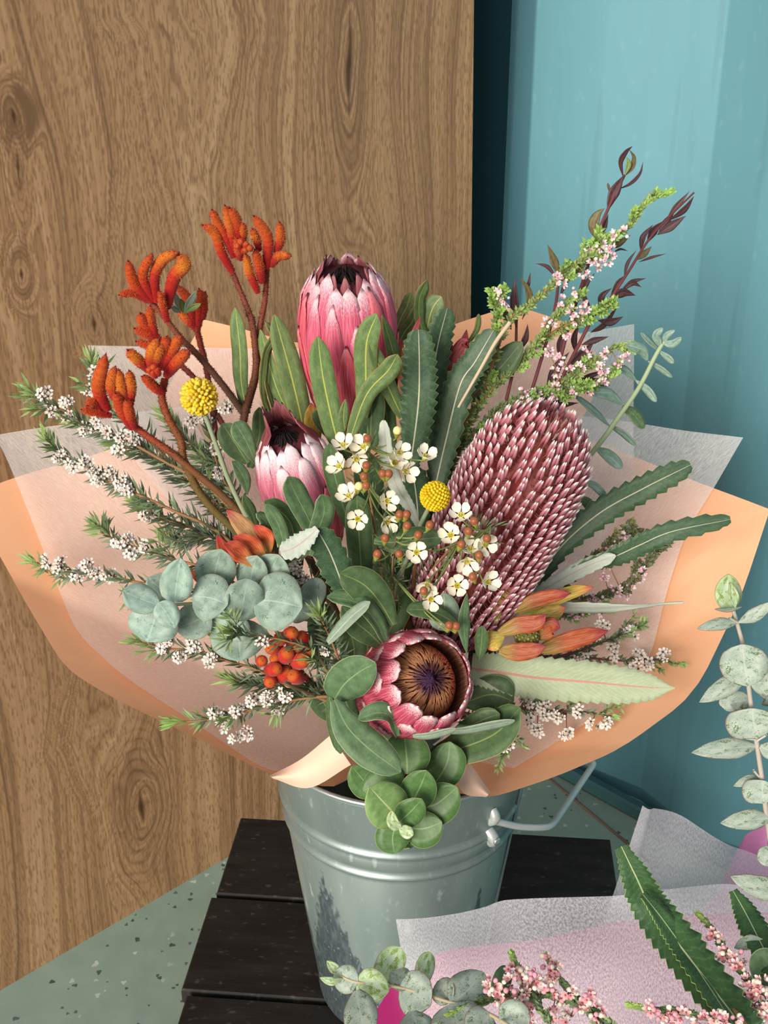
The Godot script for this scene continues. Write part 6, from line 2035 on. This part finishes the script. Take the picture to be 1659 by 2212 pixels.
func second_bouquet() -> void:
	var g := "tissue of the front bouquet"
	var th := thing("wrapping_paper", "pale pink paper sheet of the front bouquet at the right edge", "wrapping paper", spot(1600, 2200, 0.66))
	leaf_sheet(th, [1520, 1955, 1612, 1812, 1665, 1762, 1760, 1740], [1330, 2440, 1450, 2480, 1580, 2480, 1680, 2480], 0.80, 0.62, M.pinkwrap, 0.0)
	th = thing("tissue_paper", "tall white tissue corner of the front bouquet before the steel wall", "tissue paper", spot(1450, 2300, 0.66), g)
	leaf_sheet(th, [1388, 1740, 1410, 1743, 1480, 1770, 1570, 1818, 1640, 1855, 1760, 1930], [1190, 2340, 1250, 2400, 1380, 2460, 1500, 2480, 1600, 2480, 1680, 2480], 0.765, 0.60, M.tissue2, 0.0)
	th = thing("wrapping_paper", "magenta paper sheet of the front bouquet showing under its tissue", "wrapping paper", spot(1200, 2300, 0.6))
	leaf_sheet(th, [740, 2290, 850, 2115, 950, 2066, 1100, 2032, 1240, 2008, 1450, 1985, 1750, 1960], [930, 2480, 970, 2480, 1050, 2480, 1150, 2480, 1280, 2480, 1450, 2480, 1690, 2480], 0.672, 0.58, M.magenta, 0.0)
	th = thing("tissue_paper", "low white tissue edge of the front bouquet crossing the bucket", "tissue paper", spot(1200, 2300, 0.6), g)
	leaf_sheet(th, [855, 1986, 960, 1969, 1050, 1961, 1100, 1951, 1300, 1932, 1400, 1918, 1560, 1915, 1640, 1925, 1760, 1950], [940, 2480, 1000, 2480, 1080, 2480, 1170, 2480, 1300, 2480, 1390, 2480, 1530, 2480, 1600, 2480, 1680, 2480], 0.655, 0.565, M.tissue2, 0.0)
	g = "eucalyptus of the front bouquet"
	th = thing("eucalyptus", "waxy pale eucalyptus stem standing up along the right edge", "foliage", spot(1690, 2150, 0.58), g)
	stem(th, [1480, 2560, 1650, 2380, 1715, 2240, 1672, 1880, 1652, 1730, 1640, 1640, 1622, 1520, 1608, 1410, 1592, 1345, 1578, 1300], 0.58, 0.625, 8, 4, mat(null, 0.7, Color("b3aa9f")))
	leaves(th, [
		[[1640, 1500, 1655, 1490, 1680, 1505], 0.63, 0.63, 70, "round"],
		[[1580, 1312, 1572, 1280, 1573, 1240], 0.615, 0.61, 58, "round", {"m": M.euc_wax_green, "fold": 0.25}],
		[[1588, 1312, 1584, 1285, 1578, 1258], 0.605, 0.60, 22, "lance", {"m": M.euc_wax_green, "fold": 0.6}],
		[[1602, 1312, 1572, 1318, 1544, 1316], 0.61, 0.605, 14, "lance", {"roll": 50}],
		[[1594, 1345, 1555, 1348, 1506, 1358], 0.615, 0.605, 28, "lance"],
		[[1594, 1345, 1630, 1328, 1672, 1300], 0.615, 0.61, 30, "lance"],
		[[1604, 1392, 1608, 1435, 1618, 1482], 0.603, 0.595, 104, "round", {"roll": 0}],
		[[1616, 1462, 1570, 1482, 1511, 1517], 0.612, 0.60, 42, "lance"],
		[[1620, 1470, 1650, 1475, 1690, 1470], 0.613, 0.61, 56, "oblong"],
		[[1622, 1512, 1580, 1518, 1568, 1535], 0.622, 0.618, 50, "round"],
		[[1626, 1530, 1628, 1560, 1640, 1592], 0.602, 0.597, 118, "round", {"roll": 0}],
		[[1638, 1612, 1580, 1616, 1494, 1626], 0.607, 0.598, 46, "lance"],
		[[1642, 1612, 1665, 1620, 1700, 1612], 0.605, 0.60, 44, "oblong"],
		[[1646, 1685, 1620, 1685, 1584, 1698], 0.607, 0.60, 24, "lance"],
		[[1650, 1686, 1646, 1710, 1652, 1735], 0.598, 0.592, 84, "round"],
		[[1672, 1768, 1620, 1770, 1556, 1778], 0.60, 0.592, 44, "lance"],
		[[1700, 1850, 1665, 1848, 1636, 1856], 0.597, 0.592, 44, "oblong"],
		[[1710, 1925, 1650, 1918, 1578, 1893], 0.594, 0.588, 52, "lance"],
		[[1650, 2030, 1620, 2035, 1586, 2048], 0.60, 0.60, 30, "lance"],
		[[1690, 2080, 1655, 2090, 1630, 2120], 0.60, 0.60, 80, "round", {"m": M.grey_leaf}],
	], M.euc_wax, 0.08)
	for s in [[1632, 1598, 1592, 1592], [1650, 1690, 1628, 1664], [1636, 1600, 1655, 1588], [1594, 1345, 1575, 1334]]:
		stem(th, s, 0.605, 0.60, 2.4, 2.6, mat(null, 0.7, Color("c9c4b4")), "bud_stalk")
	th = thing("eucalyptus", "waxy scratched eucalyptus sprig across the bottom of the bucket", "foliage", spot(1150, 2300, 0.58), g)
	stem(th, [1330, 2560, 1280, 2400, 1170, 2270, 1060, 2192, 975, 2166, 867, 2134, 773, 2122, 738, 2110], 0.575, 0.60, 5, 3, mat(null, 0.7, Color("b5a98a")))
	leaves(th, [
		[[975, 2168, 1010, 2140, 1044, 2100], 0.602, 0.60, 86, "round"],
		[[1062, 2160, 1080, 2125, 1098, 2088], 0.602, 0.60, 42, "oblong", {"m": M.grey_leaf}],
		[[975, 2162, 958, 2140, 945, 2120], 0.605, 0.603, 58, "round"],
		[[872, 2140, 862, 2110, 856, 2090], 0.61, 0.61, 52, "round"],
		[[905, 2140, 915, 2100, 928, 2056], 0.602, 0.60, 42, "oblong", {"m": M.euc_wax_green}],
		[[812, 2128, 838, 2090, 866, 2046], 0.605, 0.60, 62, "oblong", {"m": M.euc_wax_green}],
		[[770, 2140, 778, 2185, 790, 2245], 0.60, 0.592, 78, "oblong"],
		[[773, 2122, 750, 2115, 722, 2100], 0.605, 0.60, 60, "round"],
		[[770, 2120, 800, 2128, 840, 2142], 0.592, 0.587, 70, "round", {"m": M.euc_wax_green}],
		[[864, 2132, 895, 2145, 930, 2172], 0.592, 0.587, 94, "round"],
		[[972, 2170, 985, 2200, 995, 2240], 0.592, 0.587, 110, "round"],
		[[890, 2185, 900, 2215, 905, 2250], 0.598, 0.595, 80, "oblong"],
		[[738, 2112, 725, 2095, 706, 2076], 0.60, 0.597, 22, "lance", {"m": M.euc_wax_green, "fold": 0.5}],
		[[740, 2114, 716, 2120, 691, 2112], 0.60, 0.597, 18, "lance", {"m": M.euc_wax_green}],
		[[1060, 2192, 1040, 2215, 1030, 2250], 0.59, 0.587, 80, "round"],
		[[1080, 2210, 1110, 2200, 1140, 2230], 0.595, 0.59, 80, "round"],
	], M.euc_wax, 0.07)
	g = "saw-toothed leaves of the front bouquet"
	th = thing("banksia_foliage", "pair of long overlapping saw-toothed leaves in the front bouquet", "foliage", spot(1560, 2200, 0.60), g)
	lf(th, [1342, 1828, 1372, 1890, 1410, 1965, 1490, 2070, 1590, 2200, 1640, 2270], 0.615, 0.585, 96, "serrate", M.serrate_fresh, 5, 0.12, {"saw": 26, "amp": 0.16})
	lf(th, [1388, 1932, 1430, 1985, 1480, 2055, 1540, 2145, 1600, 2240], 0.597, 0.575, 66, "serrate", M.serrate_fresh, -30, 0.2, {"saw": 22, "amp": 0.14})
	stem(th, [1440, 2560, 1580, 2420, 1620, 2250, 1575, 2165], 0.57, 0.588, 5, 4, M.twig)
	th = thing("banksia_foliage", "single saw-toothed leaf of the front bouquet at the right edge", "foliage", spot(1690, 2140, 0.60), g)
	lf(th, [1583, 1924, 1612, 1975, 1645, 2040, 1690, 2130], 0.61, 0.59, 64, "serrate", M.serrate_fresh, -10, 0.12, {"saw": 15, "amp": 0.14})
	stem(th, [1470, 2560, 1640, 2380, 1700, 2250, 1688, 2125], 0.57, 0.592, 5, 4, M.twig)
	g = "rosy sprigs of the front bouquet"
	var base := {"kind": T.rose, "buds": [T.bud_rose, T.bud_white], "per": 6, "len": 22.0, "w": 9.0, "k0": lin("3f5a2c"), "k1": lin("6a8a3c"), "tip": lin("9fbe48"), "open": 0.9, "n": 4, "size": 9.0, "reach": 18.0, "nb": 5, "bsize": 11.5, "leafname": "small_leaves", "twig": M.twig_red, "r0": 4.5}
	var rows := [
		["rosy-flowered sprig lying along the bottom edge, widest of its kind", [1400, 2560, 1400, 2320, 1310, 2205, 1250, 2172, 1180, 2150, 1100, 2150, 1040, 2165, 975, 2192], 0.575, 0.585, [1075, 2152, 1100, 2128, 1130, 2150, 1150, 2120, 1150, 2180, 1185, 2140, 1205, 2170, 1230, 2140, 1255, 2175, 1270, 2150, 1110, 2170, 1190, 2195, 1230, 2205, 1060, 2130, 1285, 2190, 1140, 2205], {}],
		["short upright rosy-flowered sprig over the magenta paper, left of two", [1350, 2560, 1280, 2350, 1190, 2215, 1150, 2150, 1125, 2105, 1106, 2064], 0.575, 0.59, [1110, 2095, 1130, 2105, 1115, 2120, 1145, 2112], {}],
		["short upright rosy-flowered sprig over the magenta paper, right of two", [1370, 2560, 1340, 2350, 1290, 2215, 1240, 2150, 1205, 2110, 1182, 2068], 0.575, 0.59, [1188, 2080, 1200, 2102, 1185, 2105], {}],
		["rosy-flowered sprig climbing between the saw-toothed leaves", [1480, 2560, 1640, 2350, 1690, 2250, 1640, 2150, 1595, 2090, 1560, 2045, 1540, 2010, 1512, 1978], 0.58, 0.60, [1545, 2025, 1570, 2060, 1590, 2072, 1600, 2098, 1615, 2130, 1640, 2140, 1630, 2160, 1655, 2170, 1650, 2125, 1610, 2155, 1640, 2195, 1600, 2190], {"n": 4}],
		["rosy-flowered sprig at the bottom edge under the saw-toothed pair", [1460, 2560, 1600, 2380, 1620, 2280, 1560, 2215, 1480, 2185, 1420, 2182, 1365, 2172], 0.572, 0.582, [1430, 2190, 1410, 2178, 1450, 2200, 1475, 2190, 1520, 2205, 1545, 2195, 1565, 2205, 1590, 2210, 1440, 2210], {}],
	]
	for r in rows:
		var o: Dictionary = base.duplicate()
		o.merge({"clusters": r[4]})
		o.merge(r[5], true)
		th = thing("rose_sprig", r[0], "flower", spot(r[1][0], r[1][1], r[2]), g)
		sprig(th, r[1], r[2], r[3], o)
